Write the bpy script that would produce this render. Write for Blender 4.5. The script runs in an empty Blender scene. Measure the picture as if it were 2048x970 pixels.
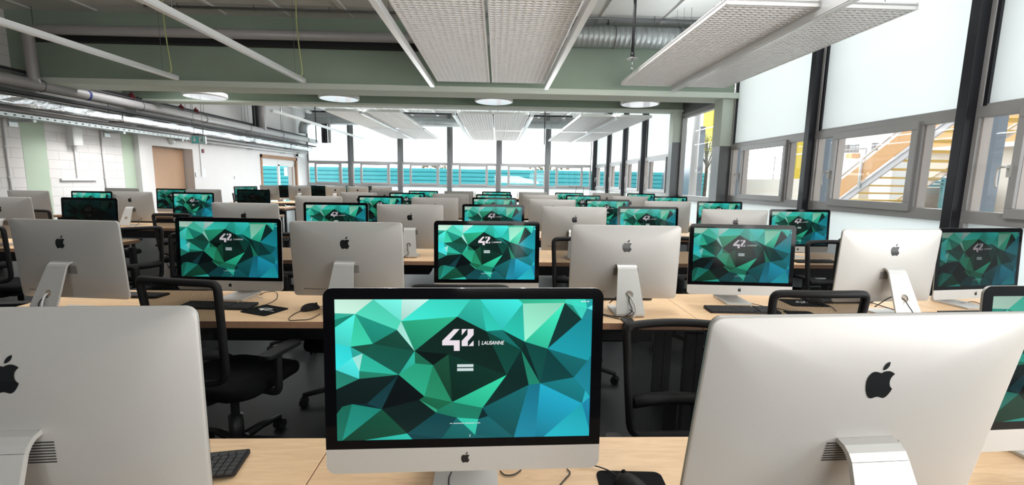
import bpy, bmesh, math, random
from math import sin, cos, pi, radians as R
from mathutils import Vector, Matrix
random.seed(42)
SC = bpy.context.scene
COL = SC.collection

# ---------------------------------------------------------------- camera
F_PX, PITCH, YAW, ROLL = 900.0, R(7.82), R(1.95), R(0.88)
CAM_Z = 1.495
cam_data = bpy.data.cameras.new('camera')
cam = bpy.data.objects.new('camera', cam_data)
COL.objects.link(cam)
cam_data.sensor_width = 36.0
cam_data.lens = F_PX / 2048.0 * 36.0
cam_data.clip_start = 0.02
cam_data.clip_end = 300
fw = Vector((sin(YAW) * cos(PITCH), cos(YAW) * cos(PITCH), -sin(PITCH)))
rt = Vector((cos(YAW), -sin(YAW), 0))
up = rt.cross(fw)
rt2 = rt * cos(ROLL) + up * sin(ROLL)
up2 = up * cos(ROLL) - rt * sin(ROLL)
cam.matrix_world = Matrix(((rt2.x, up2.x, -fw.x, 0), (rt2.y, up2.y, -fw.y, 0), (rt2.z, up2.z, -fw.z, CAM_Z), (0, 0, 0, 1)))
SC.camera = cam

# ---------------------------------------------------------------- world, lights, exposure
SC.view_settings.view_transform = 'Standard'
SC.view_settings.look = 'None'
SC.view_settings.exposure = 0.17
SC.view_settings.gamma = 1.0
SC.view_settings.use_curve_mapping = False
SC.cycles.use_denoising = True
SC.cycles.max_bounces = 8
SC.cycles.diffuse_bounces = 5
SC.cycles.glossy_bounces = 3
SC.cycles.transmission_bounces = 6
SC.cycles.transparent_max_bounces = 12
SC.cycles.caustics_reflective = False
SC.cycles.caustics_refractive = False
SC.cycles.sample_clamp_indirect = 4.0
world = bpy.data.worlds.new('overcast_sky')
SC.world = world
world.use_nodes = True
wn_ = world.node_tree
bgn = wn_.nodes['Background']
# bright haze, brightest over the far end of the hall
w_tc = wn_.nodes.new('ShaderNodeTexCoord'); w_sep = wn_.nodes.new('ShaderNodeSeparateXYZ'); w_mr = wn_.nodes.new('ShaderNodeMapRange')
w_mr.inputs['From Min'].default_value = -0.2; w_mr.inputs['From Max'].default_value = 1.0
w_mr.inputs['To Min'].default_value = 0.95; w_mr.inputs['To Max'].default_value = 6.5
wn_.links.new(w_tc.outputs['Generated'], w_sep.inputs[0]); wn_.links.new(w_sep.outputs['Y'], w_mr.inputs['Value']); wn_.links.new(w_mr.outputs[0], bgn.inputs['Strength'])
bgn.inputs['Color'].default_value = (0.93, 0.985, 1.0, 1)

def area_light(name, loc, rot, sx, sy, power, color, spread=None):
    d = bpy.data.lights.new(name, 'AREA')
    d.shape = 'RECTANGLE'; d.size = sx; d.size_y = sy; d.energy = power; d.color = color
    o = bpy.data.objects.new(name, d); COL.objects.link(o)
    o.location = loc; o.rotation_euler = rot
    if spread: d.spread = R(spread)
    return o
# added fill lights behind and beside the photographer, aimed up at the ceiling panels
area_light('added_fill_rear', (2.2, -4.6, 1.3), (R(118), 0, R(-8)), 5.0, 1.6, 185, (1.0, 0.985, 0.96), 110)
area_light('added_fill_side', (4.7, -0.4, 1.7), (0, R(108), R(-42)), 1.4, 4.0, 105, (1.0, 0.99, 0.97), 105)

# added overhead fill under the closed ceiling, front half of the hall
area_light('added_fill_overhead', (-4.9, 5.2, 4.48), (0, 0, 0), 6.4, 5.0, 170, (1.0, 0.99, 0.97), 115)
area_light('added_fill_overhead', (1.62, 4.6, 4.48), (0, 0, 0), 1.2, 7.0, 130, (1.0, 0.99, 0.97), 150)
# more added overhead fill across the rear half
area_light('added_fill_overhead', (-6.6, 15.8, 4.36), (0, R(14), 0), 3.0, 5.0, 70, (1.0, 0.99, 0.98), 150)
area_light('added_fill_overhead', (-7.0, 11.2, 4.3), (0, R(28), 0), 3.0, 1.6, 110, (1.0, 0.99, 0.98), 80)
area_light('added_fill_overhead', (1.65, 15.8, 4.36), (0, 0, 0), 1.2, 5.0, 200, (1.0, 0.99, 0.98), 160)

# added fill strip low inside the far glass wall, aimed up at ceiling panels
area_light('added_fill_far', (-2.4, 22.9, 0.5), (R(-118), 0, 0), 13.0, 0.5, 260, (0.97, 1.0, 1.0), 150)

# ---------------------------------------------------------------- helpers
def ray(px, py):
    qx, qy = px - 1024.0, py - 485.0
    d = rt2 * qx - up2 * qy + fw * F_PX
    return d
def at_y(px, py, Y):
    d = ray(px, py); d = d * (Y / d.y); return Vector((d.x, d.y, d.z + CAM_Z))
def at_x(px, py, X):
    d = ray(px, py); d = d * (X / d.x); return Vector((d.x, d.y, d.z + CAM_Z))
def at_z(px, py, Z):
    d = ray(px, py); d = d * ((Z - CAM_Z) / d.z); return Vector((d.x, d.y, d.z + CAM_Z))

class MB:
    """collects shapes and links them as one mesh object"""
    def __init__(s): s.v = []; s.f = []; s.sm = []; s.mi = []
    def add(s, vs, fs, smooth=False, mi=0):
        n = len(s.v); s.v += [tuple(v) for v in vs]
        for f in fs:
            s.f.append(tuple(i + n for i in f)); s.sm.append(smooth); s.mi.append(mi)
        return s
    def box(s, lo, hi, mi=0):
        x0, y0, z0 = lo; x1, y1, z1 = hi
        s.add([(x0,y0,z0),(x1,y0,z0),(x1,y1,z0),(x0,y1,z0),(x0,y0,z1),(x1,y0,z1),(x1,y1,z1),(x0,y1,z1)],
              [(0,3,2,1),(4,5,6,7),(0,1,5,4),(1,2,6,5),(2,3,7,6),(3,0,4,7)], False, mi)
        return s
    def obox(s, M, lo, hi, mi=0):
        n = len(s.v); s.box(lo, hi, mi)
        for i in range(n, len(s.v)): s.v[i] = tuple(M @ Vector(s.v[i]))
        return s
    def tube(s, pts, r, n=8, closed=False, mi=0, caps=True):
        pts = [Vector(p) for p in pts]; rs = r if isinstance(r, (list, tuple)) else [r] * len(pts)
        m = len(pts); vs = []; prev = None
        for i, p in enumerate(pts):
            if closed: t = pts[(i + 1) % m] - pts[i - 1]
            else: t = pts[min(i + 1, m - 1)] - pts[max(i - 1, 0)]
            if t.length < 1e-9: t = Vector((0, 0, 1))
            t.normalize()
            if prev is None:
                a = Vector((0, 0, 1)) if abs(t.z) < 0.9 else Vector((1, 0, 0))
                nx = t.cross(a).normalized()
            else:
                nx = (prev - t * prev.dot(t)).normalized()
            prev = nx; ny = t.cross(nx)
            for k in range(n):
                a = 2 * pi * k / n
                vs.append(p + (nx * cos(a) + ny * sin(a)) * rs[i])
        fs = []
        for i in range(m if closed else m - 1):
            j = (i + 1) % m
            for k in range(n):
                fs.append((i*n+k, i*n+(k+1)%n, j*n+(k+1)%n, j*n+k))
        s.add(vs, fs, True, mi)
        if caps and not closed:
            b = len(s.v) - len(vs)
            s.f.append(tuple(b + k for k in range(n))[::-1]); s.sm.append(False); s.mi.append(mi)
            s.f.append(tuple(b + (m-1)*n + k for k in range(n))); s.sm.append(False); s.mi.append(mi)
        return s
    def cyl(s, p0, p1, r, n=12, mi=0): return s.tube([p0, p1], r, n, False, mi)
    def prism(s, poly, fn, d0, d1, mi=0, smooth=False):
        """poly: 2-D outline; fn(x, y, d) -> 3-D point"""
        n = len(poly)
        s.add([fn(x, y, d0) for x, y in poly] + [fn(x, y, d1) for x, y in poly],
              [tuple(range(n))[::-1], tuple(range(n, 2*n))], False, mi)
        b = len(s.v) - 2 * n
        for k in range(n):
            s.f.append((b+k, b+(k+1)%n, b+n+(k+1)%n, b+n+k)); s.sm.append(smooth); s.mi.append(mi)
        return s
    def lathe(s, prof, c=(0,0,0), n=20, mi=0, smooth=True):
        vs = []; fs = []; m = len(prof)
        for r, z in prof:
            for k in range(n):
                a = 2*pi*k/n; vs.append((c[0]+r*cos(a), c[1]+r*sin(a), c[2]+z))
        for i in range(m-1):
            for k in range(n): fs.append((i*n+k, i*n+(k+1)%n, (i+1)*n+(k+1)%n, (i+1)*n+k))
        s.add(vs, fs, smooth, mi)
        b = len(s.v) - len(vs)
        s.f.append(tuple(b+k for k in range(n))[::-1]); s.sm.append(False); s.mi.append(mi)
        s.f.append(tuple(b+(m-1)*n+k for k in range(n))); s.sm.append(False); s.mi.append(mi)
        return s
    def ball(s, c, rx, ry, rz, n=12, m=8, mi=0):
        prof = []
        vs = []; fs = []
        for i in range(1, m):
            t = pi*i/m
            for k in range(n):
                a = 2*pi*k/n; vs.append((c[0]+rx*sin(t)*cos(a), c[1]+ry*sin(t)*sin(a), c[2]-rz*cos(t)))
        for i in range(m-2):
            for k in range(n): fs.append((i*n+k, i*n+(k+1)%n, (i+1)*n+(k+1)%n, (i+1)*n+k))
        vs.append((c[0], c[1], c[2]-rz)); vs.append((c[0], c[1], c[2]+rz)); q = len(vs)
        for k in range(n):
            fs.append((q-2, (k+1)%n, k)); fs.append((q-1, (m-2)*n+k, (m-2)*n+(k+1)%n))
        return s.add(vs, fs, True, mi)
    def tf(s, M):
        s.v = [tuple(M @ Vector(v)) for v in s.v]; return s
    def build(s, name, mats, parent=None, bevel=0.0, seg=2):
        me = bpy.data.meshes.new(name)
        me.from_pydata(s.v, [], s.f)
        if not isinstance(mats, (list, tuple)): mats = [mats]
        for m in mats: me.materials.append(m)
        me.polygons.foreach_set('use_smooth', s.sm)
        me.polygons.foreach_set('material_index', s.mi)
        me.update()
        o = bpy.data.objects.new(name, me); COL.objects.link(o)
        if parent is not None: o.parent = parent
        if bevel:
            b = o.modifiers.new('edge', 'BEVEL'); b.width = bevel; b.segments = seg; b.limit_method = 'ANGLE'; b.angle_limit = R(40)
        return o

def tag(o, label, cat, group=None, kind=None):
    o['label'] = label; o['category'] = cat
    if group: o['group'] = group
    if kind: o['kind'] = kind
    return o
def thing(name, label, cat, loc=(0,0,0), rz=0.0, group=None, kind=None):
    o = bpy.data.objects.new(name, None); COL.objects.link(o)
    o.empty_display_size = 0.1
    o.location = loc; o.rotation_euler = (0, 0, rz)
    return tag(o, label, cat, group, kind)
def dup(o, parent=None):
    c = o.copy(); COL.objects.link(c)
    if parent is not None: c.parent = parent
    for ch in list(o.children): dup(ch, c)
    return c
def place(o, loc, rz, label, group=None):
    o.location = loc; o.rotation_euler = (0, 0, rz); o['label'] = label
    if group: o['group'] = group
    return o
def rrect(a, b, r, n=5):
    pts = []
    for cx, cy, s in ((a-r, b-r, 0), (-a+r, b-r, 1), (-a+r, -b+r, 2), (a-r, -b+r, 3)):
        for k in range(n+1):
            t = (s + k/n) * pi/2; pts.append((cx + r*cos(t), cy + r*sin(t)))
    return pts
def smooth_path(ctrl, n=8):
    """Catmull-Rom through the control points"""
    P = [Vector(p) for p in ctrl]; P = [P[0]*2-P[1]] + P + [P[-1]*2-P[-2]]; out = []
    for i in range(1, len(P)-2):
        for k in range(n):
            t = k/n
            out.append(0.5*((2*P[i]) + (P[i+1]-P[i-1])*t + (2*P[i-1]-5*P[i]+4*P[i+1]-P[i+2])*t*t + (3*P[i]-P[i-1]-3*P[i+1]+P[i+2])*t**3))
    out.append(P[-2]); return out

# ---------------------------------------------------------------- materials
def srgb(r, g, b):
    f = lambda c: (c/255/12.92) if c/255 <= 0.04045 else ((c/255+0.055)/1.055)**2.4
    return (f(r), f(g), f(b), 1)
def mat(name, col, rough=0.5, metal=0.0, spec=0.5, noise=0.0, nscale=20.0, bump=0.0, bscale=60.0):
    m = bpy.data.materials.new(name); m.use_nodes = True
    nt = m.node_tree; b = nt.nodes['Principled BSDF']
    b.inputs['Base Color'].default_value = col
    b.inputs['Roughness'].default_value = rough
    b.inputs['Metallic'].default_value = metal
    b.inputs['Specular IOR Level'].default_value = spec
    tc = nt.nodes.new('ShaderNodeTexCoord')
    nz = nt.nodes.new('ShaderNodeTexNoise'); nz.inputs['Scale'].default_value = nscale; nz.inputs['Detail'].default_value = 4
    nt.links.new(tc.outputs['Object'], nz.inputs['Vector'])
    mx = nt.nodes.new('ShaderNodeMixRGB'); mx.blend_type = 'MULTIPLY'; mx.inputs['Fac'].default_value = noise
    mx.inputs['Color1'].default_value = col
    nt.links.new(nz.outputs['Fac'], mx.inputs['Color2'])
    nt.links.new(mx.outputs['Color'], b.inputs['Base Color'])
    if bump:
        n2 = nt.nodes.new('ShaderNodeTexNoise'); n2.inputs['Scale'].default_value = bscale; n2.inputs['Detail'].default_value = 3
        nt.links.new(tc.outputs['Object'], n2.inputs['Vector'])
        bp = nt.nodes.new('ShaderNodeBump'); bp.inputs['Strength'].default_value = bump; bp.inputs['Distance'].default_value = 0.01
        nt.links.new(n2.outputs['Fac'], bp.inputs['Height']); nt.links.new(bp.outputs['Normal'], b.inputs['Normal'])
    return m
def N(m, t): return m.node_tree.nodes.new(t)

M = {}
M['alu'] = mat('anodised_aluminium', (0.485, 0.47, 0.45, 1), 0.5, 0.3, 0.5, 0.06, 300)
M['alu_stand'] = mat('stand_aluminium', (0.62, 0.61, 0.59, 1), 0.42, 0.35, 0.5, 0.05, 300)
M['black_glass'] = mat('black_glass', (0.003, 0.003, 0.004, 1), 0.06, 0, 0.10)
M['black_logo'] = mat('black_gloss_mark', (0.008, 0.009, 0.01, 1), 0.25, 0, 0.4)
M['vent'] = mat('vent_dark', (0.03, 0.028, 0.026, 1), 0.7)
M['black_plastic'] = mat('black_plastic', (0.010, 0.010, 0.012, 1), 0.55, 0, 0.3, 0.2, 80)
M['dark_plastic'] = mat('charcoal_plastic', (0.014, 0.013, 0.014, 1), 0.6, 0, 0.25, 0.2, 60)
M['fabric'] = mat('black_fabric', (0.008, 0.008, 0.009, 1), 0.95, 0, 0.1, 0.4, 400, 0.3, 500)
M['key'] = mat('key_caps', (0.03, 0.03, 0.032, 1), 0.55)
M['rubber'] = mat('rubber', (0.010, 0.010, 0.011, 1), 0.85, 0, 0.2)
M['black_metal'] = mat('black_metal', (0.012, 0.012, 0.013, 1), 0.45, 0, 0.4)
M['chrome'] = mat('chrome', (0.6, 0.6, 0.6, 1), 0.2, 1.0)
M['cable_b'] = mat('black_cable', (0.012, 0.012, 0.013, 1), 0.5)
M['cable_w'] = mat('white_cable', (0.62, 0.62, 0.62, 1), 0.5)
M['cable_y'] = mat('yellow_green_cable', (0.42, 0.46, 0.2, 1), 0.5)
M['white_paint'] = mat('white_paint', (0.74, 0.74, 0.73, 1), 0.5, 0, 0.4, 0.05, 30)
M['lamp_body'] = mat('lamp_aluminium', (0.70, 0.71, 0.72, 1), 0.35, 0.35, 0.5, 0.03, 30)
M['lamp_lens'] = mat('lamp_lens', (0.82, 0.84, 0.86, 1), 0.25, 0, 0.5)
M['panel'] = mat('white_panel', (0.84, 0.83, 0.83, 1), 0.45, 0.1, 0.5)
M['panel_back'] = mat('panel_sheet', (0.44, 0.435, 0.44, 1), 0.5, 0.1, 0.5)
M['concrete'] = mat('painted_concrete', (0.72, 0.73, 0.71, 1), 0.8, 0, 0.2, 0.15, 3)
M['sage'] = mat('sage_green_paint', (0.31, 0.385, 0.31, 1), 0.75, 0, 0.3, 0.14, 2)
M['sage_light'] = mat('light_sage_paint', (0.60, 0.66, 0.59, 1), 0.7, 0, 0.3, 0.08, 2)
M['plaster'] = mat('white_plaster', (0.78, 0.76, 0.755, 1), 0.85, 0, 0.2, 0.05, 2)
M['stripe'] = mat('pale_green_paint', (0.50, 0.60, 0.48, 1), 0.85, 0, 0.2, 0.08, 4)
M['door_wood'] = mat('peach_door', (0.56, 0.36, 0.235, 1), 0.6, 0, 0.3, 0.1, 3)
M['frame_wood'] = mat('wood_door_frame', (0.40, 0.22, 0.13, 1), 0.55, 0, 0.3, 0.3, 8)
M['frame'] = mat('grey_window_frame', (0.40, 0.395, 0.395, 1), 0.4, 0.2, 0.5, 0.05, 20)
M['frame_light'] = mat('frame_rebate', (0.52, 0.47, 0.44, 1), 0.4, 0.2, 0.5)
M['column_dark'] = mat('dark_steel', (0.018, 0.018, 0.024, 1), 0.35, 0.3, 0.5, 0.2, 3)
M['steel_grey'] = mat('grey_steel', (0.17, 0.175, 0.18, 1), 0.4, 0.5, 0.5, 0.1, 4)
M['pipe'] = mat('grey_pipe', (0.37, 0.36, 0.365, 1), 0.42, 0.1, 0.5, 0.08, 4)
M['pipe_pale'] = mat('pale_pipe', (0.62, 0.61, 0.61, 1), 0.45, 0.1, 0.5, 0.08, 4)
M['pipe_black'] = mat('black_pipe', (0.012, 0.012, 0.014, 1), 0.6)
M['galv'] = mat('galvanised', (0.44, 0.475, 0.475, 1), 0.42, 0.5, 0.5, 0.35, 9)
M['foil'] = mat('crinkled_foil', (0.74, 0.75, 0.77, 1), 0.25, 0.8, 0.5, 0.25, 14, 1.0, 16)
M['tray'] = mat('cable_tray_metal', (0.56, 0.60, 0.60, 1), 0.4, 0.5, 0.5, 0.1, 20)
M['red'] = mat('red_fitting', (0.16, 0.012, 0.02, 1), 0.5)
M['blue'] = mat('blue_band', (0.02, 0.03, 0.18, 1), 0.5)
M['exit_green'] = mat('exit_sign_green', (0.10, 0.30, 0.29, 1), 0.5)
M['white_sign'] = mat('sign_white', (0.8, 0.85, 0.85, 1), 0.5)
M['socket'] = mat('white_plastic', (0.72, 0.73, 0.73, 1), 0.45)
M['paper'] = mat('paper', (0.80, 0.81, 0.84, 1), 0.8)
M['pad'] = mat('mouse_mat', (0.006, 0.006, 0.007, 1), 0.85, 0, 0.15, 0.2, 300)
M['mark'] = mat('white_print', (0.75, 0.75, 0.75, 1), 0.7)
# outside
M['fence'] = mat('turquoise_sheet', (0.12, 0.70, 0.78, 1), 0.5, 0, 0.4, 0.12, 2)
M['ground_out'] = mat('pale_paving', (0.60, 0.58, 0.55, 1), 0.9, 0, 0.2, 0.2, 1)
M['cream'] = mat('cream_render', (0.80, 0.74, 0.66, 1), 0.9, 0, 0.2, 0.12, 1)
M['orange'] = mat('orange_render', (0.80, 0.47, 0.24, 1), 0.85, 0, 0.2, 0.12, 1)
M['yellow'] = mat('yellow_tread', (0.78, 0.55, 0.18, 1), 0.7, 0, 0.2, 0.12, 3)
M['yellow_wall'] = mat('yellow_cladding', (0.80, 0.62, 0.08, 1), 0.7, 0, 0.2, 0.1, 3)
M['ext_white'] = mat('white_render', (0.82, 0.81, 0.80, 1), 0.9, 0, 0.2, 0.08, 1)
M['stair_grey'] = mat('stair_steel', (0.62, 0.60, 0.62, 1), 0.5, 0.2, 0.4)
M['slope'] = mat('brown_bank', (0.40, 0.34, 0.30, 1), 0.95, 0, 0.1, 0.35, 6)
M['barrier'] = mat('blue_barrier', (0.20, 0.42, 0.48, 1), 0.6)
M['fin'] = mat('blue_grey_fin', (0.24, 0.28, 0.33, 1), 0.3, 0.3, 0.5, 0.1, 2)
M['tree_leaf'] = mat('yellow_leaf', (0.50, 0.48, 0.06, 1), 0.8, 0, 0.2, 0.3, 5)
M['tree_dry'] = mat('dry_leaf', (0.36, 0.26, 0.15, 1), 0.9, 0, 0.2, 0.3, 5)
M['bark'] = mat('bark', (0.12, 0.09, 0.06, 1), 0.95)
M['ext_window'] = mat('dark_window', (0.10, 0.085, 0.08, 1), 0.3)

# floor: dark polished, faintly mottled
m = mat('dark_polished_floor', (0.024, 0.028, 0.029, 1), 0.38, 0, 0.3, 0.4, 3, 0.02, 20); M['floor'] = m
# desk maple: long faint figure
m = mat('maple_top', (0.64, 0.45, 0.285, 1), 0.42, 0, 0.4)
nt = m.node_tree; b = nt.nodes['Principled BSDF']
tc = N(m, 'ShaderNodeTexCoord'); mp = N(m, 'ShaderNodeMapping'); mp.inputs['Scale'].default_value = (1.2, 9, 9)
nz = N(m, 'ShaderNodeTexNoise'); nz.inputs['Scale'].default_value = 6; nz.inputs['Detail'].default_value = 6; nz.inputs['Distortion'].default_value = 1.2
rp = N(m, 'ShaderNodeValToRGB'); rp.color_ramp.elements[0].color = (0.74, 0.49, 0.285, 1); rp.color_ramp.elements[1].color = (0.84, 0.585, 0.355, 1)
rp.color_ramp.elements[0].position = 0.35; rp.color_ramp.elements[1].position = 0.65
nt.links.new(tc.outputs['Object'], mp.inputs['Vector']); nt.links.new(mp.outputs['Vector'], nz.inputs['Vector'])
nt.links.new(nz.outputs['Fac'], rp.inputs['Fac']); nt.links.new(rp.outputs['Color'], b.inputs['Base Color'])
M['maple'] = m
M['maple_edge'] = mat('maple_edge', (0.56, 0.31, 0.19, 1), 0.5, 0, 0.3, 0.2, 30)
# painted block wall
m = mat('painted_block_wall', (0.66, 0.635, 0.62, 1), 0.85, 0, 0.2)
nt = m.node_tree; b = nt.nodes['Principled BSDF']
tc = N(m, 'ShaderNodeTexCoord'); mp = N(m, 'ShaderNodeMapping'); mp.inputs['Rotation'].default_value = (0, R(90), R(90))
sx = N(m, 'ShaderNodeSeparateXYZ'); cx = N(m, 'ShaderNodeCombineXYZ')
bk = N(m, 'ShaderNodeTexBrick'); bk.inputs['Scale'].default_value = 1.0; bk.inputs['Brick Width'].default_value = 0.5; bk.inputs['Row Height'].default_value = 0.2
bk.inputs['Mortar Size'].default_value = 0.006; bk.inputs['Color1'].default_value = (0.76, 0.73, 0.715, 1); bk.inputs['Color2'].default_value = (0.73, 0.71, 0.695, 1); bk.inputs['Mortar'].default_value = (0.57, 0.54, 0.52, 1)
nt.links.new(tc.outputs['Object'], sx.inputs[0]); nt.links.new(sx.outputs['Y'], cx.inputs['X']); nt.links.new(sx.outputs['Z'], cx.inputs['Y'])
nt.links.new(cx.outputs[0], bk.inputs['Vector']); nt.links.new(bk.outputs['Color'], b.inputs['Base Color'])
bp = N(m, 'ShaderNodeBump'); bp.inputs['Strength'].default_value = 0.3; bp.inputs['Distance'].default_value = 0.01; bp.invert = True
nt.links.new(bk.outputs['Fac'], bp.inputs['Height']); nt.links.new(bp.outputs['Normal'], b.inputs['Normal'])
M['block'] = m

def translucent(name, col, tcol, fac):
    m = bpy.data.materials.new(name); m.use_nodes = True; nt = m.node_tree
    for n in list(nt.nodes): nt.nodes.remove(n)
    o = nt.nodes.new('ShaderNodeOutputMaterial'); a = nt.nodes.new('ShaderNodeBsdfDiffuse'); t = nt.nodes.new('ShaderNodeBsdfTranslucent'); x = nt.nodes.new('ShaderNodeMixShader')
    tc = nt.nodes.new('ShaderNodeTexCoord'); nz = nt.nodes.new('ShaderNodeTexNoise'); nz.inputs['Scale'].default_value = 0.7
    mx = nt.nodes.new('ShaderNodeMixRGB'); mx.inputs['Color1'].default_value = tcol; mx.inputs['Color2'].default_value = tuple(c*0.94 for c in tcol[:3]) + (1,)
    nt.links.new(tc.outputs['Object'], nz.inputs['Vector']); nt.links.new(nz.outputs['Fac'], mx.inputs['Fac']); nt.links.new(mx.outputs['Color'], t.inputs['Color'])
    a.inputs['Color'].default_value = col; x.inputs['Fac'].default_value = fac
    nt.links.new(a.outputs[0], x.inputs[1]); nt.links.new(t.outputs[0], x.inputs[2]); nt.links.new(x.outputs[0], o.inputs['Surface'])
    return m
M['blind'] = translucent('roller_blind', (0.78, 0.80, 0.80, 1), (0.80, 0.86, 0.855, 1), 0.62)
M['frosted'] = translucent('frosted_panel', (0.78, 0.80, 0.80, 1), (0.80, 0.87, 0.87, 1), 0.66)
def see_through(name, col, fac, rough=0.02, glossy=True):
    m = bpy.data.materials.new(name); m.use_nodes = True; nt = m.node_tree
    for n in list(nt.nodes): nt.nodes.remove(n)
    o = nt.nodes.new('ShaderNodeOutputMaterial'); t = nt.nodes.new('ShaderNodeBsdfTransparent'); x = nt.nodes.new('ShaderNodeMixShader')
    g = nt.nodes.new('ShaderNodeBsdfGlossy' if glossy else 'ShaderNodeBsdfDiffuse')
    g.inputs['Color'].default_value = col; g.inputs['Roughness'].default_value = rough
    x.inputs['Fac'].default_value = fac
    nt.links.new(t.outputs[0], x.inputs[1]); nt.links.new(g.outputs[0], x.inputs[2]); nt.links.new(x.outputs[0], o.inputs['Surface'])
    return m, x, g
M['glass'] = see_through('window_glass', (0.9, 0.95, 1, 1), 0.06)[0]
# chair mesh: open weave, finer strands across
m, x, g = see_through('chair_mesh', (0.02, 0.02, 0.021, 1), 0.5, 0.6, False)
nt = m.node_tree; tc = N(m, 'ShaderNodeTexCoord'); wv = N(m, 'ShaderNodeTexWave'); wv.inputs['Scale'].default_value = 48; wv.bands_direction = 'X'
mr = N(m, 'ShaderNodeMapRange'); mr.inputs['To Min'].default_value = 0.55; mr.inputs['To Max'].default_value = 0.85
nt.links.new(tc.outputs['Object'], wv.inputs['Vector']); nt.links.new(wv.outputs['Fac'], mr.inputs['Value']); nt.links.new(mr.outputs[0], x.inputs['Fac'])
M['mesh'] = m
# perforated cable tray side
def emission(name, strength, attr=None, col=(1,1,1,1)):
    m = bpy.data.materials.new(name); m.use_nodes = True; nt = m.node_tree
    b = nt.nodes['Principled BSDF']; b.inputs['Base Color'].default_value = (0.004, 0.004, 0.004, 1); b.inputs['Roughness'].default_value = 0.10; b.inputs['Specular IOR Level'].default_value = 0.07
    b.inputs['Emission Strength'].default_value = strength; b.inputs['Emission Color'].default_value = col
    if attr:
        a = nt.nodes.new('ShaderNodeAttribute'); a.attribute_name = attr
        nt.links.new(a.outputs['Color'], b.inputs['Emission Color'])
    try: m.cycles.emission_sampling = 'NONE'
    except Exception: pass
    return m
M['screen'] = emission('lit_screen', 0.88, 'wall')
M['screen_mid'] = emission('lit_screen_soft', 0.52, 'wall')
M['screen_dim'] = emission('dim_screen', 0.24, 'wall')
M['screen_dark'] = emission('dark_screen', 0.012, 'wall')  # same wallpaper at nearly black strength
M['disc_light'] = emission('lamp_disc_diffuser', 0.55, None, (0.95, 0.97, 1, 1))
M['sign_light'] = emission('exit_sign_face', 0.12, None, (0.2, 0.75, 0.7, 1))
M['sign_light'].node_tree.nodes['Principled BSDF'].inputs['Base Color'].default_value = (0.10, 0.32, 0.30, 1)

# ================================================================ SETTING
XR, XL, YF, YB, ZC = 5.0, -9.76, 23.3, -5.0, 4.68
def struct(o, label, cat):
    return tag(o, label, cat, None, 'structure')

struct(MB().box((XL-0.3, YB-0.3, -0.12), (XR+0.3, YF+0.3, 0)).build('floor', M['floor']), 'dark polished floor under the rows of desks', 'floor')
mb = MB().box((XL-0.3, YB-0.3, ZC), (XR+0.3, YF+0.3, ZC+0.2))
k = 0
x = XL + 0.60
while x < XR:
    for y0, y1 in ((-4.6, 9.6), (13.0, 22.9)):
        d0, d1 = (0.42, 0.02) if y0 < 0 else (0.22, 0.10)
        mb.add([(x-0.05,y0,ZC-d0),(x+0.05,y0,ZC-d0),(x+0.11,y0,ZC),(x-0.11,y0,ZC),(x-0.05,y1,ZC-d1),(x+0.05,y1,ZC-d1),(x+0.06,y1,ZC),(x-0.06,y1,ZC)],
               [(0,1,2,3),(7,6,5,4),(0,4,5,1),(1,5,6,2),(2,6,7,3),(3,7,4,0)])
    x += 1.24
struct(mb.build('ceiling', M['concrete']), 'painted concrete ceiling with tapering ribs running lengthwise', 'ceiling')

b1 = struct(MB().box((XL, 9.72, 3.38), (XR, 10.05, ZC)).build('beam_1', M['sage']), 'deep sage green beam above the middle of the hall', 'beam')
MB().box((XL, 9.56, 3.27), (XR+0.1, 10.2, 3.385)).build('flange', M['sage_light'], b1, 0.006)
b2 = struct(MB().box((XL, 12.42, 3.45), (XR, 12.66, ZC)).build('beam_2', M['sage']), 'second sage green beam behind the round hanging lamps', 'beam')
MB().box((XL, 12.32, 3.40), (XR+0.1, 12.76, 3.455)).build('flange', M['sage_light'], b2, 0.004)

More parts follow.
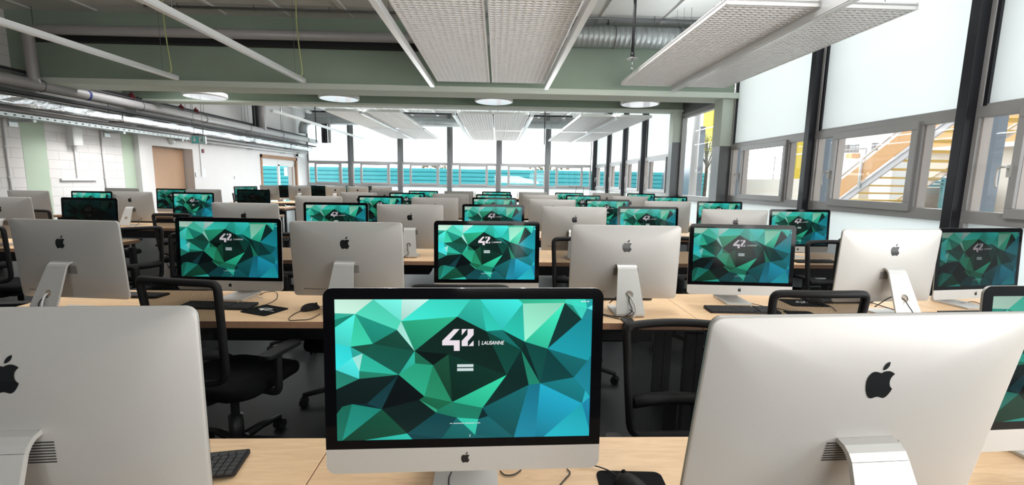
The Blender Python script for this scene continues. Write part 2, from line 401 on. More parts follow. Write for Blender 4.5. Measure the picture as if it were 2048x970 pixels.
# window wall beside the desks: bays between steel columns
def column(name, lo, hi, m, label):
    return struct(MB().box(lo, hi).build(name, m, None, 0.006), label, 'column')
def make_bay(name, w, loc, rz, label, handle=True, fin=True, top=4.5, guides=True):
    """local x runs along the wall (to the right seen from inside), y points out, z up"""
    r = thing(name, label, 'window', loc, rz, None, 'structure')
    a = w/2
    SILL0, SILL1, RAIL0, RAIL1 = 1.12, 1.25, 2.215, 2.33
    f = MB()
    f.box((-a, -0.03, SILL0), (a, 0.07, SILL1)); f.box((-a, -0.03, RAIL0), (a, 0.07, RAIL1))
    f.box((-a, -0.03, 0.02), (-a+0.05, 0.07, SILL0)); f.box((a-0.05, -0.03, 0.02), (a, 0.07, SILL0))
    f.box((-a, -0.03, SILL1), (-a+0.05, 0.07, RAIL0)); f.box((a-0.05, -0.03, SILL1), (a, 0.07, RAIL0))
    f.box((-a, -0.03, RAIL1), (-a+0.05, 0.07, top)); f.box((a-0.05, -0.03, RAIL1), (a, 0.07, top))
    f.box((-a, -0.03, top), (a, 0.07, ZC)); f.box((-a, -0.03, 0), (a, 0.07, 0.05))
    sm1 = -a + 0.05 + 0.155*w; big0 = sm1 + 0.06; big1 = big0 + 0.565*w; sm2 = big1 + 0.07
    f.box((sm1, -0.03, SILL1), (big0, 0.07, RAIL0)); f.box((big1, -0.03, SILL1), (sm2, 0.07, RAIL0))
    f.build('frame', M['frame'], r, 0.004)
    s = MB()      # opening sash round the wide pane, standing proud of the frame
    t = 0.05
    s.box((big0-0.03, -0.065, SILL1-0.05), (big1+0.03, -0.03, SILL1+t)); s.box((big0-0.03, -0.065, RAIL0-t), (big1+0.03, -0.03, RAIL0+0.05))
    s.box((big0-0.03, -0.065, SILL1+t), (big0+t-0.01, -0.03, RAIL0-t)); s.box((big1-t+0.01, -0.065, SILL1+t), (big1+0.03, -0.03, RAIL0-t))
    s.build('sash', M['frame'], r, 0.004)
    g = MB()      # pale rebates of the reveals
    for x0, x1 in ((-a+0.05, sm1), (big0, big1), (sm2, a-0.05)):
        g.box((x0, 0.0, SILL1), (x0+0.018, 0.10, RAIL0)); g.box((x1-0.018, 0.0, SILL1), (x1, 0.10, RAIL0))
    g.build('reveal', M['frame_light'], r)
    for x0, x1 in ((-a+0.05, sm1), (big0, big1), (sm2, a-0.05)):
        MB().add([(x0, 0.05, SILL1), (x1, 0.05, SILL1), (x1, 0.05, RAIL0), (x0, 0.05, RAIL0)], [(0,1,2,3)]).build('pane', M['glass'], r)
    MB().add([(-a+0.07, 0.01, RAIL1+0.01), (a-0.06, 0.01, RAIL1+0.01), (a-0.06, 0.01, top), (-a+0.07, 0.01, top)], [(0,1,2,3)]).build('blind', M['blind'], r)
    MB().box((-a+0.06, -0.012, RAIL1), (a-0.055, 0.02, RAIL1+0.022)).build('blind_bar', M['frame'], r)
    MB().box((-a+0.05, -0.02, RAIL1), (-a+0.085, 0.03, top)).build('blind_guide', M['column_dark'], r)
    MB().add([(-a+0.05, 0.02, 0.05), (a-0.05, 0.02, 0.05), (a-0.05, 0.02, SILL0), (-a+0.05, 0.02, SILL0)], [(0,1,2,3)]).build('frosted_panel', M['frosted'], r)
    if handle:
        h = MB()
        xh = (sm1 + big0)/2
        h.box((xh-0.016, -0.082, 1.60), (xh+0.016, -0.065, 1.72))
        h.tube(smooth_path([(xh, -0.08, 1.69), (xh, -0.12, 1.70), (xh-0.05, -0.125, 1.68), (xh-0.055, -0.125, 1.55), (xh-0.05, -0.12, 1.50)], 5), 0.011, 8)
        h.build('handle', M['alu_stand'], r)
    if fin:
        MB().box((-a-0.03, 0.12, 0.0), (-a+0.0, 0.34, 4.6)).build('outside_fin', M['fin'], r)
    return r

ys = [(-4.88, 'dark'), (-2.47, 'dark'), (-0.06, 'dark'), (2.34, 'dark'), (4.745, 'dark'), (7.15, 'dark')]
wn = 0
names_bay = {0: 'window bay far behind the photographer', 1: 'window bay behind the photographer', 2: 'window bay level with the front desk', 3: 'window bay in front of the large column, mostly out of view', 4: 'wide shaded window bay looking onto the outdoor stairs', 5: 'shaded window bay beside the green column, facing pale wall outside'}
for i, (y, k) in enumerate(ys):
    column('column_%d' % (i+1), (4.885, y-0.055, 0), (5.06, y+0.055, ZC), M['column_dark'], ['dark steel column of the glass wall behind the photographer', 'dark steel column of the glass wall, second behind the photographer', 'dark steel column beside the front desk', 'dark steel column just beyond the front desk', 'dark steel column between the stairs view and the corner view', 'dark steel column beside the silver computers, stairs view before it'][i])
for i in range(len(ys)):
    y0 = ys[i][0] + 0.055; y1 = (ys[i+1][0] - 0.055) if i+1 < len(ys) else 9.68
    wn += 1
    make_bay('window_%d' % wn, y1 - y0, (XR+0.02, (y0+y1)/2, 0), -pi/2, names_bay[i])
column('column_7', (4.76, 9.70, 0), (5.14, 10.05, 3.28), M['steel_grey'], 'grey steel column under the nearer green beam')
column('column_8', (4.76, 12.40, 0), (5.14, 12.66, 3.42), M['steel_grey'], 'grey steel column under the second green beam')
MB().box((4.755, 9.695, 2.3), (5.145, 10.055, 3.27)).build('painted_head', M['sage_light'], bpy.data.objects['column_7'])
MB().box((4.755, 12.395, 2.6), (5.145, 12.665, 3.40)).build('painted_head', M['sage_light'], bpy.data.objects['column_8'])
# tall clear window between the two columns
wn += 1
tw = thing('window_%d' % wn, 'tall clear window between the two green-headed columns', 'window', (XR+0.02, 11.225, 0), -pi/2, None, 'structure')
f = MB(); a = 1.17
for x0, x1, z0, z1 in ((-a, -a+0.07, 0, 3.3), (a-0.07, a, 0, 3.3), (-a, a, 1.05, 1.18), (-a, a, 3.22, 3.34), (-a, a, 0, 0.06)):
    f.box((x0, -0.04, z0), (x1, 0.08, z1))
f.build('frame', M['frame'], tw, 0.004)
MB().add([(-a+0.07, 0.05, 1.18), (a-0.07, 0.05, 1.18), (a-0.07, 0.05, 3.22), (-a+0.07, 0.05, 3.22)], [(0,1,2,3)]).build('pane', M['glass'], tw)
MB().add([(-a+0.07, 0.02, 0.06), (a-0.07, 0.02, 0.06), (a-0.07, 0.02, 1.05), (-a+0.07, 0.02, 1.05)], [(0,1,2,3)]).build('frosted_panel', M['frosted'], tw)
MB().box((-a, -0.04, 3.34), (a, 0.08, ZC)).build('header_panel', M['steel_grey'], tw)
# bays of the rear part
ys2 = [12.66, 15.42, 17.75, 20.3, 23.2]
for i in range(4):
    if i: column('column_%d' % (8+i), (4.86, ys2[i]-0.05, 0), (5.06, ys2[i]+0.05, ZC), M['column_dark'], 'dark steel column of the rear glass wall, number %s from the green column' % ['', 'one', 'two', 'three'][i])
    wn += 1
    make_bay('window_%d' % wn, ys2[i+1] - ys2[i] - 0.1, (XR+0.02, (ys2[i]+ys2[i+1])/2, 0), -pi/2, 'rear shaded window bay, %s past the green column' % ['first', 'second', 'third', 'last before the corner'][i], fin=False)
column('column_12', (4.84, 23.08, 0), (5.10, 23.36, ZC), M['column_dark'], 'dark corner column where the two glass walls meet')
# far glass wall
xs = [-9.66, -7.42, -4.94, -2.45, 0.04, 2.53, 4.88]
for i in range(6):
    if i: column('column_%d' % (12+i), (xs[i]-0.075, 23.12, 0), (xs[i]+0.075, 23.36, ZC), M['steel_grey'], 'grey steel column of the far glass wall, %s from the block wall side' % ['', 'first', 'second', 'third', 'fourth', 'fifth'][i])
    wn += 1
    make_bay('window_%d' % wn, xs[i+1]-xs[i]-0.15, ((xs[i]+xs[i+1])/2, YF, 0), 0, 'far shaded window bay facing the turquoise fence, %s from the block wall' % ['first', 'second', 'third', 'fourth', 'fifth', 'sixth'][i], handle=False, fin=False)

# block wall opposite the windows
dy0, dy1, dz = at_x(297, 330, XL).y, at_x(378, 330, XL).y, at_x(300, 291, XL).z
gy0, gy1, gz = at_x(515, 350, XL).y, at_x(589, 350, XL).y, at_x(550, 312, XL).z
wl = struct(MB().box((XL-0.3, YB, 0), (XL, 12.62, ZC)).build('wall_left', M['block']), 'white painted block wall with pale green stripes and pipes', 'wall')
w = MB()
XP = XL + 0.14
w.box((XL-0.3, 12.62, 0), (XP, dy0, ZC)); w.box((XL-0.3, dy0, dz), (XP, dy1, ZC)); w.box((XL-0.3, dy1, 0), (XP, gy0, ZC))
w.box((XL-0.3, gy0, gz), (XP, gy1, ZC)); w.box((XL-0.3, gy1, 0), (XP, YF+0.3, ZC)); w.box((XL-0.34, dy0, 0), (XL-0.22, dy1, dz))
w.build('plaster_section', M['plaster'], wl)
for x0, x1 in ((45, 93), (244, 276)):
    MB().box((XL, at_x(x0, 300, XL).y, 0), (XL+0.004, min(at_x(x1, 300, XL).y, 12.61), 2.75)).build('painted_stripe', M['stripe'], wl)
struct(MB().box((XL-0.3, YB-0.3, 0), (XR+0.3, YB, ZC)).build('wall_back', M['plaster']), 'white wall behind the photographer', 'wall')
d1 = thing('door_1', 'peach flush door in the white wall, no window', 'door', (XL-0.16, (dy0+dy1)/2, 0), pi/2, None, 'structure')
hw = (dy1-dy0)/2
MB().box((-hw+0.02, -0.02, 0.01), (hw-0.02, 0.03, dz-0.02)).build('door_leaf', M['door_wood'], d1, 0.003)
h = MB(); h.cyl((hw-0.12, -0.02, 1.05), (hw-0.12, -0.07, 1.05), 0.012); h.cyl((hw-0.12, -0.07, 1.05), (hw-0.25, -0.07, 1.05), 0.011); h.build('handle', M['chrome'], d1)
d2 = thing('door_2', 'glazed double door in a wooden frame, turquoise fence behind', 'door', (XL+0.05, (gy0+gy1)/2, 0), pi/2, None, 'structure')
hw = (gy1-gy0)/2
f = MB(); f.box((-hw, -0.12, 0), (-hw+0.13, 0.1, gz)); f.box((hw-0.13, -0.12, 0), (hw, 0.1, gz)); f.box((-hw, -0.12, gz-0.13), (hw, 0.1, gz)); f.build('frame', M['frame_wood'], d2, 0.004)
f = MB()
for x0, x1 in ((-hw+0.13, 0.0), (0.0, hw-0.13)):
    f.box((x0, -0.03, 0), (x0+0.08, 0.03, gz-0.13)); f.box((x1-0.08, -0.03, 0), (x1, 0.03, gz-0.13)); f.box((x0, -0.03, 0), (x1, 0.03, 0.1)); f.box((x0, -0.03, gz-0.42), (x1, 0.03, gz-0.36))
f.build('leaf_frame', M['white_paint'], d2)
for x0, x1 in ((-hw+0.2, -0.08), (0.08, hw-0.2)):
    MB().add([(x0,0,0.1),(x1,0,0.1),(x1,0,gz-0.42),(x0,0,gz-0.42)], [(0,1,2,3)]).build('pane', M['glass'], d2)
MB().box((0.5, -0.012, 1.55), (0.85, -0.006, 1.95)).build('notice', M['paper'], d2)
MB().box((-hw+0.13, -0.02, gz-0.36), (hw-0.13, 0.02, gz-0.13)).build('transom_panel', M['white_paint'], d2)

# ================================================================ OUTSIDE
def out(o, label, cat, kind=None, group=None): return tag(o, label, cat, group, kind)
out(MB().box((-40, YF+0.4, -0.3), (40, 60, -0.02)).box((XR+0.4, -12, -0.3), (40, YF+0.4, -0.02)).box((-40, -12, -0.3), (XL-0.4, YF+0.4, -0.02)).build('outside_ground', M['ground_out']), 'pale paved ground outside the windows', 'ground', 'structure')
fe = MB()
prof = []
z = 0.0
while z < 2.02:
    prof += [(0, z), (0.04, z+0.05), (0.04, z+0.17), (0, z+0.22)]; z += 0.24
n = len(prof)
vs = [(-26, 27-d, zz) for d, zz in prof] + [(12.5, 27-d, zz) for d, zz in prof]
fe.add(vs, [(i, i+1, n+i+1, n+i) for i in range(n-1)])
fe.box((-26, 27.0, 0), (12.5, 27.05, 2.1))
out(fe.build('fence', M['fence']), 'turquoise corrugated sheet fence beyond the far windows', 'fence')
# stairs outside the window wall: the near stringer carries the orange side
XS0, XS1 = 10.2, 11.9
pa = at_x(1697, 399, XS0); pb = at_x(1814, 315, XS0)
slope = (pb.z-pa.z)/(pb.y-pa.y)
HT = 3.2
yl = pa.y + (0.0-pa.z)/slope            # foot
ytop = pa.y + (HT-pa.z)/slope           # head
st = thing('outdoor_staircase', 'steel outdoor staircase with yellow treads and orange side, climbing outside the window wall', 'stairs', (0,0,0))
def ramp(m, x0, x1, z0, z1):
    m.add([(x0,yl,z0),(x1,yl,z0),(x1,ytop,HT+z0),(x0,ytop,HT+z0),(x0,yl,z1),(x1,yl,z1),(x1,ytop,HT+z1),(x0,ytop,HT+z1)],
          [(0,1,2,3),(7,6,5,4),(0,4,5,1),(1,5,6,2),(2,6,7,3),(3,7,4,0)]); return m
for X in (XS0, XS1):
    m_ = ramp(MB(), X-0.03, X+0.03, 0, 0.05); ramp(m_, X-0.03, X+0.03, 0.17, 0.22); ramp(m_, X-0.012, X+0.012, 0.05, 0.17)
    m_.build('stringer', M['stair_grey'], st)
nt_ = 15
for i in range(nt_):
    t = (i+0.6)/nt_; y = yl + (ytop-yl)*t; z = HT*t + 0.13
    dy = (ytop-yl)/nt_
    MB().box((XS0+0.03, y+dy*0.6, z-0.05), (XS1-0.03, y-dy*0.45, z)).build('tread', M['yellow'], st)
ramp(MB(), XS0-0.02, XS0+0.02, 0.30, 0.78).build('side_panel', M['orange'], st)
MB().tube([(XS0, yl, 0.92), (XS0, ytop, HT+0.92)], 0.03).build('handrail', M['stair_grey'], st)
for t in (0.12, 0.42, 0.75):
    y = yl+(ytop-yl)*t; MB().tube([(XS0-0.05,y,HT*t+0.1),(XS0-0.05,y,HT*t+0.92)], 0.035).build('rail_post', M['ext_white'], st)
MB().box((XS0-0.1, ytop-2.2, HT-0.1), (XS1+0.1, ytop, HT)).build('landing', M['ext_white'], st)
for y in (ytop-2.1, ytop-0.1):
    MB().box((XS1-0.1, y-0.06, 0), (XS1+0.02, y+0.06, HT-0.1)).build('landing_post', M['stair_grey'], st)
XO = 13.4
o1 = at_x(1846, 297, XO); o2 = at_x(2040, 297, XO); zt_ = at_x(1870, 244, XO).z
ob = thing('orange_building', 'orange rendered building on a pale base above the outdoor stairs', 'building', (XO, (o1.y+o2.y)/2, 0))
hl = (o1.y-o2.y)/2
MB().box((0, -hl, o1.z), (1.5, hl, zt_)).build('upper_wall', M['orange'], ob)
MB().box((-0.1, -hl-0.1, o1.z-0.12), (1.5, hl+0.1, o1.z)).build('edge_slab', M['ext_white'], ob)
MB().box((0.2, -hl, 0), (1.5, hl, o1.z-0.12)).build('base_wall', M['cream'], ob)
q1, q2, q3 = at_x(1760, 400, 12.4), at_x(1835, 376, 12.4), at_x(1905, 376, 12.4)
mb = MB(); mb.add([(12.3, q1.y, 0), (12.3, q2.y, 0), (12.3, q3.y, 0), (12.3, q3.y, q3.z), (12.3, q2.y, q2.z), (12.3, q1.y, 0.5),
                   (13.3, q1.y, 0), (13.3, q2.y, 0), (13.3, q3.y, 0), (13.3, q3.y, q3.z+0.2), (13.3, q2.y, q2.z+0.2), (13.3, q1.y, 0.6)],
                  [(0,1,4,5), (1,2,3,4), (6,11,10,7), (7,10,9,8), (5,4,10,11), (4,3,9,10), (2,8,9,3), (0,5,11,6), (0,6,7,1), (1,7,8,2)])
out(mb.build('earth_bank', M['slope']), 'brown earth bank under the outdoor stairs', 'bank', 'structure')
r0, r1 = at_x(1838, 356, 12.1), at_x(1895, 374, 12.1)
mb = MB(); hz_ = (r0.z-r1.z-0.06)/3
for k in range(3): mb.box((12.02, r1.y, r1.z+k*(hz_+0.03)), (12.08, r0.y, r1.z+k*(hz_+0.03)+hz_))
mb.box((12.08, r1.y+0.1, 0), (12.14, r1.y+0.18, r0.z)).box((12.08, r0.y-0.18, 0), (12.14, r0.y-0.1, r0.z))
out(mb.build('barrier', M['barrier']), 'blue board barrier beside the outdoor stairs', 'barrier')
out(MB().box((12.2, 14.9, 0), (12.55, 24.5, 1.75)).build('retaining_wall', M['cream']), 'cream retaining wall outside the window wall', 'wall', 'structure')
rl = thing('wall_railing', 'thin grey railing on top of the cream retaining wall', 'railing', (12.35, 0, 1.75))
for y in (15.0, 17.0, 18.0, 20.0): MB().cyl((0, y, 0), (0, y, 1.0), 0.03).build('post', M['stair_grey'], rl)
MB().cyl((0, 15.0, 1.0), (0, 20.0, 1.0), 0.025).build('top_rail', M['stair_grey'], rl)
XH = 22.0
h0, h1 = at_x(1640, 300, XH), at_x(1790, 300, XH)
bd = thing('white_house', 'white house with small dark windows beyond the retaining wall', 'building', (XH, 0, 0))
MB().box((0, h1.y, 0), (6, h0.y, at_x(1700, 268, XH).z)).build('wall', M['ext_white'], bd)
for x0, x1, y0_, y1_ in ((1691,1696,290,305),(1699,1703.5,290,305),(1706,1710,290,305),(1712.5,1716.5,289,305),(1745,1749,286,301),(1752,1755,286,301)):
    a_, b_ = at_x(x0, y0_, XH), at_x(x1, y1_, XH); MB().box((-0.03, b_.y, b_.z), (0.02, a_.y, a_.z)).build('window', M['ext_window'], bd)
a_, b_ = at_x(1708, 308, XH), at_x(1719, 316, XH); MB().box((-0.5, b_.y, b_.z), (0.02, a_.y, a_.z)).build('awning', M['orange'], bd)
a_, b_ = at_x(1428, 215, 13.2), at_x(1403, 290, 13.2)
yf = thing('yellow_facade', 'yellow clad facade outside the tall window', 'building', (13.2, 0, 0))
MB().box((0, a_.y, b_.z), (0.6, b_.y, a_.z+0.5)).build('cladding', M['yellow_wall'], yf)
MB().box((0, a_.y, 0), (0.6, b_.y, b_.z)).build('base_wall', M['cream'], yf)
out(MB().box((13.2, at_x(1591,300,13.2).y, 0), (13.6, at_x(1578,300,13.2).y, 4.5)).build('yellow_post', M['yellow_wall']), 'yellow outdoor post beside a white house', 'post')
pc = at_x(1390, 300, 7.2)
out(MB().lathe([(0.13, 0), (0.13, 4.6)], (pc.x, pc.y, 0), 20).build('outdoor_pillar', M['pipe_pale']), 'pale round pillar outside the tall window', 'pillar')
out(MB().box((9.5, at_x(1392, 300, 9.5).y, 0), (9.9, 26.0, 4.2)).build('grey_blue_panel', M['fin']), 'grey blue panel standing outside the tall window', 'building')  # plain grey blue box in the tall window's view, behind the pillar
def tree(name, loc, h, r, m, label, n=260, seed=1):
    rnd = random.Random(seed)
    t = thing(name, label, 'tree', loc, 0, 'trees beyond the fence')
    tr = MB(); tr.tube([(0,0,0),(0.05,0,h*0.4),(0,0.05,h*0.75)], [0.12,0.09,0.03])
    for i in range(7):
        a = rnd.uniform(0, 6.28); z0 = h*rnd.uniform(0.35, 0.6); tr.tube([(0,0,z0),(cos(a)*r*0.5, sin(a)*r*0.5, z0+h*0.18),(cos(a)*r*0.8, sin(a)*r*0.8, z0+h*0.25)], [0.05,0.03,0.01], 5)
    tr.build('trunk', M['bark'], t)
    lf = MB()
    for i in range(n):
        v = Vector((rnd.gauss(0,1), rnd.gauss(0,1), rnd.gauss(0,1))).normalized()*r*rnd.uniform(0.35,1)
        c = Vector((v.x, v.y, h*0.68 + v.z*0.75)); s = r*0.09
        a = Vector((rnd.gauss(0,1), rnd.gauss(0,1), rnd.gauss(0,1))).normalized(); b_ = a.orthogonal().normalized()
        lf.add([c-a*s, c+b_*s*0.6, c+a*s, c-b_*s*0.6], [(0,1,2,3)])
    lf.build('foliage', m, t)
tree('bare_tree', (-4.6, 34, 0), 3.6, 1.8, M['tree_dry'], 'dry brownish tree showing over the fence, second window bay', 200, 3)
tree('bare_tree', (3.6, 33, 0), 3.4, 1.8, M['tree_dry'], 'dry brownish tree showing over the fence near the glass corner', 200, 5)
tree('leafy_tree', (11.9, at_x(1417,260,11.9).y, 0), 5.4, 0.9, M['tree_leaf'], 'yellow green tree outside the tall window', 300, 8)

# ================================================================ CEILING FITTINGS
# white panels with a raised grid, hung in pairs
PW, PL, PZ = 1.0, 4.05, 3.36
def make_panel():
    r = thing('ceiling_panel', 'white gridded ceiling panel', 'ceiling panel', (0, 0, 0))
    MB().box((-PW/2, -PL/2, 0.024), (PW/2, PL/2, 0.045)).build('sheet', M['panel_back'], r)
    g = MB()
    nx, ny = 12, 60
    for i in range(1, nx):
        x = -PW/2 + PW*i/nx; g.box((x-0.012, -PL/2+0.02, -0.004), (x+0.012, PL/2-0.02, 0.03))
    for j in range(1, ny):
        y = -PL/2 + PL*j/ny; g.box((-PW/2+0.02, y-0.012, -0.006), (PW/2-0.02, y+0.012, 0.03))
    g.build('grid', M['panel'], r)
    e = MB(); t = 0.022
    e.box((-PW/2, -PL/2, -0.01), (-PW/2+t, PL/2, 0.06)); e.box((PW/2-t, -PL/2, -0.01), (PW/2, PL/2, 0.06))
    e.box((-PW/2, -PL/2, -0.01), (PW/2, -PL/2+t, 0.06)); e.box((-PW/2, PL/2-t, -0.01), (PW/2, PL/2, 0.06))
    e.build('edge_frame', M['panel'], r)
    for sy in (-1, 1):
        w = MB()
        for sx in (-1, 1): w.cyl((sx*PW*0.4, sy*PL*0.42, 0.05), (sx*PW*0.4, sy*PL*0.42, ZC-PZ), 0.004, 5)
        w.box((-PW/2+0.02, sy*PL*0.42-0.02, 0.045), (PW/2-0.02, sy*PL*0.42+0.02, 0.085))
        w.build('hanger', M['steel_grey'], r)
    return r
panel0 = make_panel()
first = True
def put_panel(x, y, label):
    global first
    o = panel0 if first else dup(panel0); first = False
    place(o, (x, y, PZ), 0, label, 'white ceiling panels')
put_panel(-0.665, 6.93, 'large white gridded ceiling panel straight overhead, on the door side of the dark slot')
put_panel(0.375, 6.93, 'large white gridded ceiling panel straight overhead, on the window side of the dark slot')
put_panel(2.86, 6.93, 'large white gridded ceiling panel by the windows, inner side of the lamp')
put_panel(3.92, 6.93, 'large white gridded ceiling panel by the windows, outer side of the lamp')
for x, s in ((-4.36, 'door side group, outer column'), (-3.28, 'door side group, inner column'), (-0.665, 'middle group, door side column'), (0.375, 'middle group, window side column'), (2.86, 'window side group, inner column'), (3.92, 'window side group, outer column')):
    for y, q in ((15.2, 'first'), (19.5, 'second')):
        put_panel(x, y, 'distant white ceiling panel behind the beams, %s, %s in line' % (s, q))
# the dark slots between the paired panels
# linear lamps
def linear_lamp(x, y0, y1, z, label, cord=None, up=0, down=0):
    r = thing('linear_lamp', label, 'lamp', (x, (y0+y1)/2, z), 0, 'slim linear lamps')
    L = (y1-y0)/2
    b = MB(); b.box((-0.045, -L, 0.01), (0.045, L, 0.075)); b.build('housing', M['lamp_body'], r, 0.004)
    MB().box((-0.036, -L+0.01, 0.0), (0.036, L-0.01, 0.011)).build('diffuser', M['lamp_lens'], r)
    for pw, zz, rx in ((up, 0.078, pi), (down, -0.002, 0)):  # uplights are added fill for the ceiling; downlights are the lamps' own
        if pw:
            if zz > 0 and y1 < 10:
                zz = 0.215; MB().box((-0.028, -L+0.02, 0.075), (0.028, L-0.02, 0.21)).build('added_uplight_box', M['lamp_body'], r)  # added box lifting the added uplight above the panels
            a = area_light('lamp_and_fill_light', (0, 0, zz), (rx, 0, 0), 0.07, 2*L-0.06, pw, (0.95, 0.98, 1.0)); a.parent = r
    w = MB()
    for yy in (-L*0.86, 0.0, L*0.90): w.cyl((0, yy, 0.07), (0, yy, ZC-z), 0.003, 5)
    w.build('hanging_wire', M['steel_grey'], r)
    if cord:
        yy = L*0.93
        MB().tube(smooth_path([(0.02, yy, 0.075), (0.08, yy, 0.13), (0.05, yy, 0.5), (0.02, yy, 1.0), (0.03, yy, ZC-z)], 6), 0.011, 6).build('power_cord', M['cable_y'], r)
    return r
zl = 3.245
linear_lamp(at_z(868, 176, zl).x - 0.02, 2.0, 9.0, zl, 'slim linear lamp along the door side of the overhead panel pair')
linear_lamp(at_z(1090, 180, zl).x + 0.02, 2.0, 9.0, zl, 'slim linear lamp along the window side of the overhead panel pair')
linear_lamp(3.39, 2.0, 9.0, zl, 'slim linear lamp between the two panels beside the windows', up=58)
linear_lamp(at_z(606, 165, zl).x, 2.0, 8.85, zl, 'slim linear lamp hanging free with a yellow cord, nearer the panels', True)
linear_lamp(at_z(363, 163, zl).x, 2.0, 8.85, zl, 'slim linear lamp hanging free with a yellow cord, nearer the block wall', True)
for x, s in ((-6.25, 'hanging free near the block wall'), (-3.82, 'between the door side panels'), (-1.25, 'on the door side of the middle panels'), (0.96, 'on the window side of the middle panels'), (3.39, 'between the window side panels')):
    linear_lamp(x, 13.0, 21.7, zl+0.03, 'distant slim linear lamp behind the beams, ' + s, up=60, down=170)
# round hanging lamps between the beams
for px, py, s in ((410, 189, 'first from the block wall'), (678, 193, 'second from the block wall'), (988, 199, 'third from the wall'), (1280, 204, 'fourth, beside the tall window')):
    p = at_y(px, py, 11.25)
    r = thing('round_lamp', 'white flat round lamp hanging below the green beam, ' + s, 'lamp', (p.x, p.y, p.z-0.06), 0, 'round hanging lamps')
    MB().lathe([(0.44, 0.0), (0.46, 0.004), (0.46, 0.085), (0.45, 0.095), (0.05, 0.10)], n=48).build('housing', M['white_paint'], r)
    MB().lathe([(0.43, -0.006), (0.432, 0.004)], n=48).build('diffuser', M['disc_light'], r)
    MB().cyl((0, 0, 0.09), (0, 0, ZC-p.z+0.06), 0.004, 6).build('hanging_wire', M['cable_w'], r)

# ducts and pipes
def wiggle(pts, name, r, m, label, cat, n=14, parent=None):
    o = MB().tube(pts, r, n).build(name, m, parent)
    if parent is None: tag(o, label, cat)
    return o
ya = 9.42
zc = at_y(1250, 75, ya).z
d = thing('spiral_duct', 'galvanised spiral duct fixed along the green beam', 'duct', (0, ya, zc))
mb = MB(); pts = []; rs = []
x = 0.2
while x < 4.4:
    pts += [(x, 0, 0), (x+0.085, 0, 0), (x+0.09, 0, 0), (x+0.098, 0, 0)]; rs += [0.20, 0.20, 0.2055, 0.2055]; x += 0.105
mb.tube(pts, rs, 28); mb.build('pipe', M['galv'], d)
for xx in (0.8, 2.3, 3.6):
    MB().tube([(xx+0.0, 0.212*cos(t*pi/12), 0.212*sin(t*pi/12)) for t in range(24)], 0.008, 5, True).cyl((xx, 0, 0.21), (xx, 0, ZC-zc), 0.005, 5).build('strap', M['steel_grey'], d)
p0 = at_y(50, 57, 9.3)
g = thing('grey_air_pipe', 'grey round pipe along the green beam, joining the wall pipe by a riser', 'pipe', (0, 0, 0))
MB().tube(smooth_path([(p0.x, 9.35, 3.22), (p0.x, 9.35, p0.z-0.35), (p0.x+0.02, 9.35, p0.z-0.06), (p0.x+0.3, 9.35, p0.z+0.01), (p0.x+0.6, 9.35, p0.z+0.01)], 6) + [Vector((0.2, 9.35, p0.z+0.02))], 0.092, 18).build('pipe', M['pipe'], g)
pk = at_y(400, 76, 9.5)
tag(MB().box((at_y(60, 72, 9.6).x, 9.56, pk.z-0.10), (-1.0, 9.70, pk.z+0.06)).build('black_cable_duct', M['pipe_black']), 'black cable duct along the green beam under the grey pipe', 'cable duct')
pz = at_y(1250, 38, 9.1).z
w = thing('sprinkler_pipe', 'thin grey sprinkler pipe crossing under the ceiling ribs', 'pipe', (0, 9.1, pz))
MB().cyl((-6.6, 0, 0), (4.7, 0, 0), 0.022, 10).build('pipe', M['steel_grey'], w)
for x in (-6.0, -4.6, -3.2, -1.6, 1.3, 3.0, 4.2): MB().cyl((x, 0, 0), (x, 0, ZC-pz), 0.006, 5).tube([(x, 0.03*cos(t*pi/6), 0.03*sin(t*pi/6)) for t in range(12)], 0.006, 5, True).build('hanger', M['steel_grey'], w)
for x in (2.1, 3.9): MB().cyl((x, 0, 0), (x, 0, -0.09), 0.012, 8).lathe([(0.03, -0.09), (0.03, -0.10), (0.004, -0.12)], (x, 0, 0), 10).build('sprinkler_head', M['black_metal'], w)
# black drop pipe with a sprinkler rosette
pd = at_z(1279, 112, 3.62); pd.x -= 0.12
w = thing('drop_pipe', 'black vertical sprinkler drop pipe in front of the spiral duct', 'pipe', (pd.x, pd.y, 3.62))
MB().cyl((0, 0, 0), (0, 0, ZC-3.62), 0.027, 12).build('pipe', M['pipe_black'], w)
MB().cyl((0, 0, -0.02), (0, 0, 0.05), 0.036, 12).build('coupling', M['black_metal'], w)
MB().cyl((0, 0, -0.2), (0, 0, -0.02), 0.011, 8).lathe([(0.10, -0.05), (0.10, -0.045)], (0, 0, 0), 20).lathe([(0.03, -0.21), (0.02, -0.2)], (0, 0, 0), 10).build('sprinkler_head', M['chrome'], w)

# runs along the block wall
XW = -9.02
w = thing('wall_pipe', 'long grey drain pipe along the block wall with blue band', 'pipe', (XW, 0, 3.2))
MB().cyl((0, 3.0, -0.02), (0, 23.1, 0.06), 0.108, 22).build('pipe', M['pipe'], w)
for y in (4.5, 7.0, 9.5, 12.0, 14.5, 17.0, 19.5, 22.0):
    zz = -0.02 + 0.08*(y-3)/20.1
    MB().tube([(0.113*cos(t*pi/10), y, zz+0.113*sin(t*pi/10)) for t in range(20)], 0.009, 5, True).cyl((0, y, zz+0.11), (0, y, ZC-3.2), 0.006, 5).build('clamp', M['steel_grey'], w)
yb = at_x(182, 187, XW+0.1).y
MB().cyl((0, yb-0.03, 0.02-0.01), (0, yb+0.03, 0.02-0.01), 0.1105, 22).build('blue_band', M['blue'], w)
w = thing('heating_pipe', 'twin black pipes running above the grey wall pipe', 'pipe', (XW-0.22, 0, 3.44))
MB().cyl((0, 3, 0), (0, 22.6, 0), 0.035, 10).build('pipe', M['pipe_black'], w)
MB().cyl((0.06, 3, -0.05), (0.06, 22.6, -0.05), 0.020, 10).build('pipe', M['steel_grey'], w)
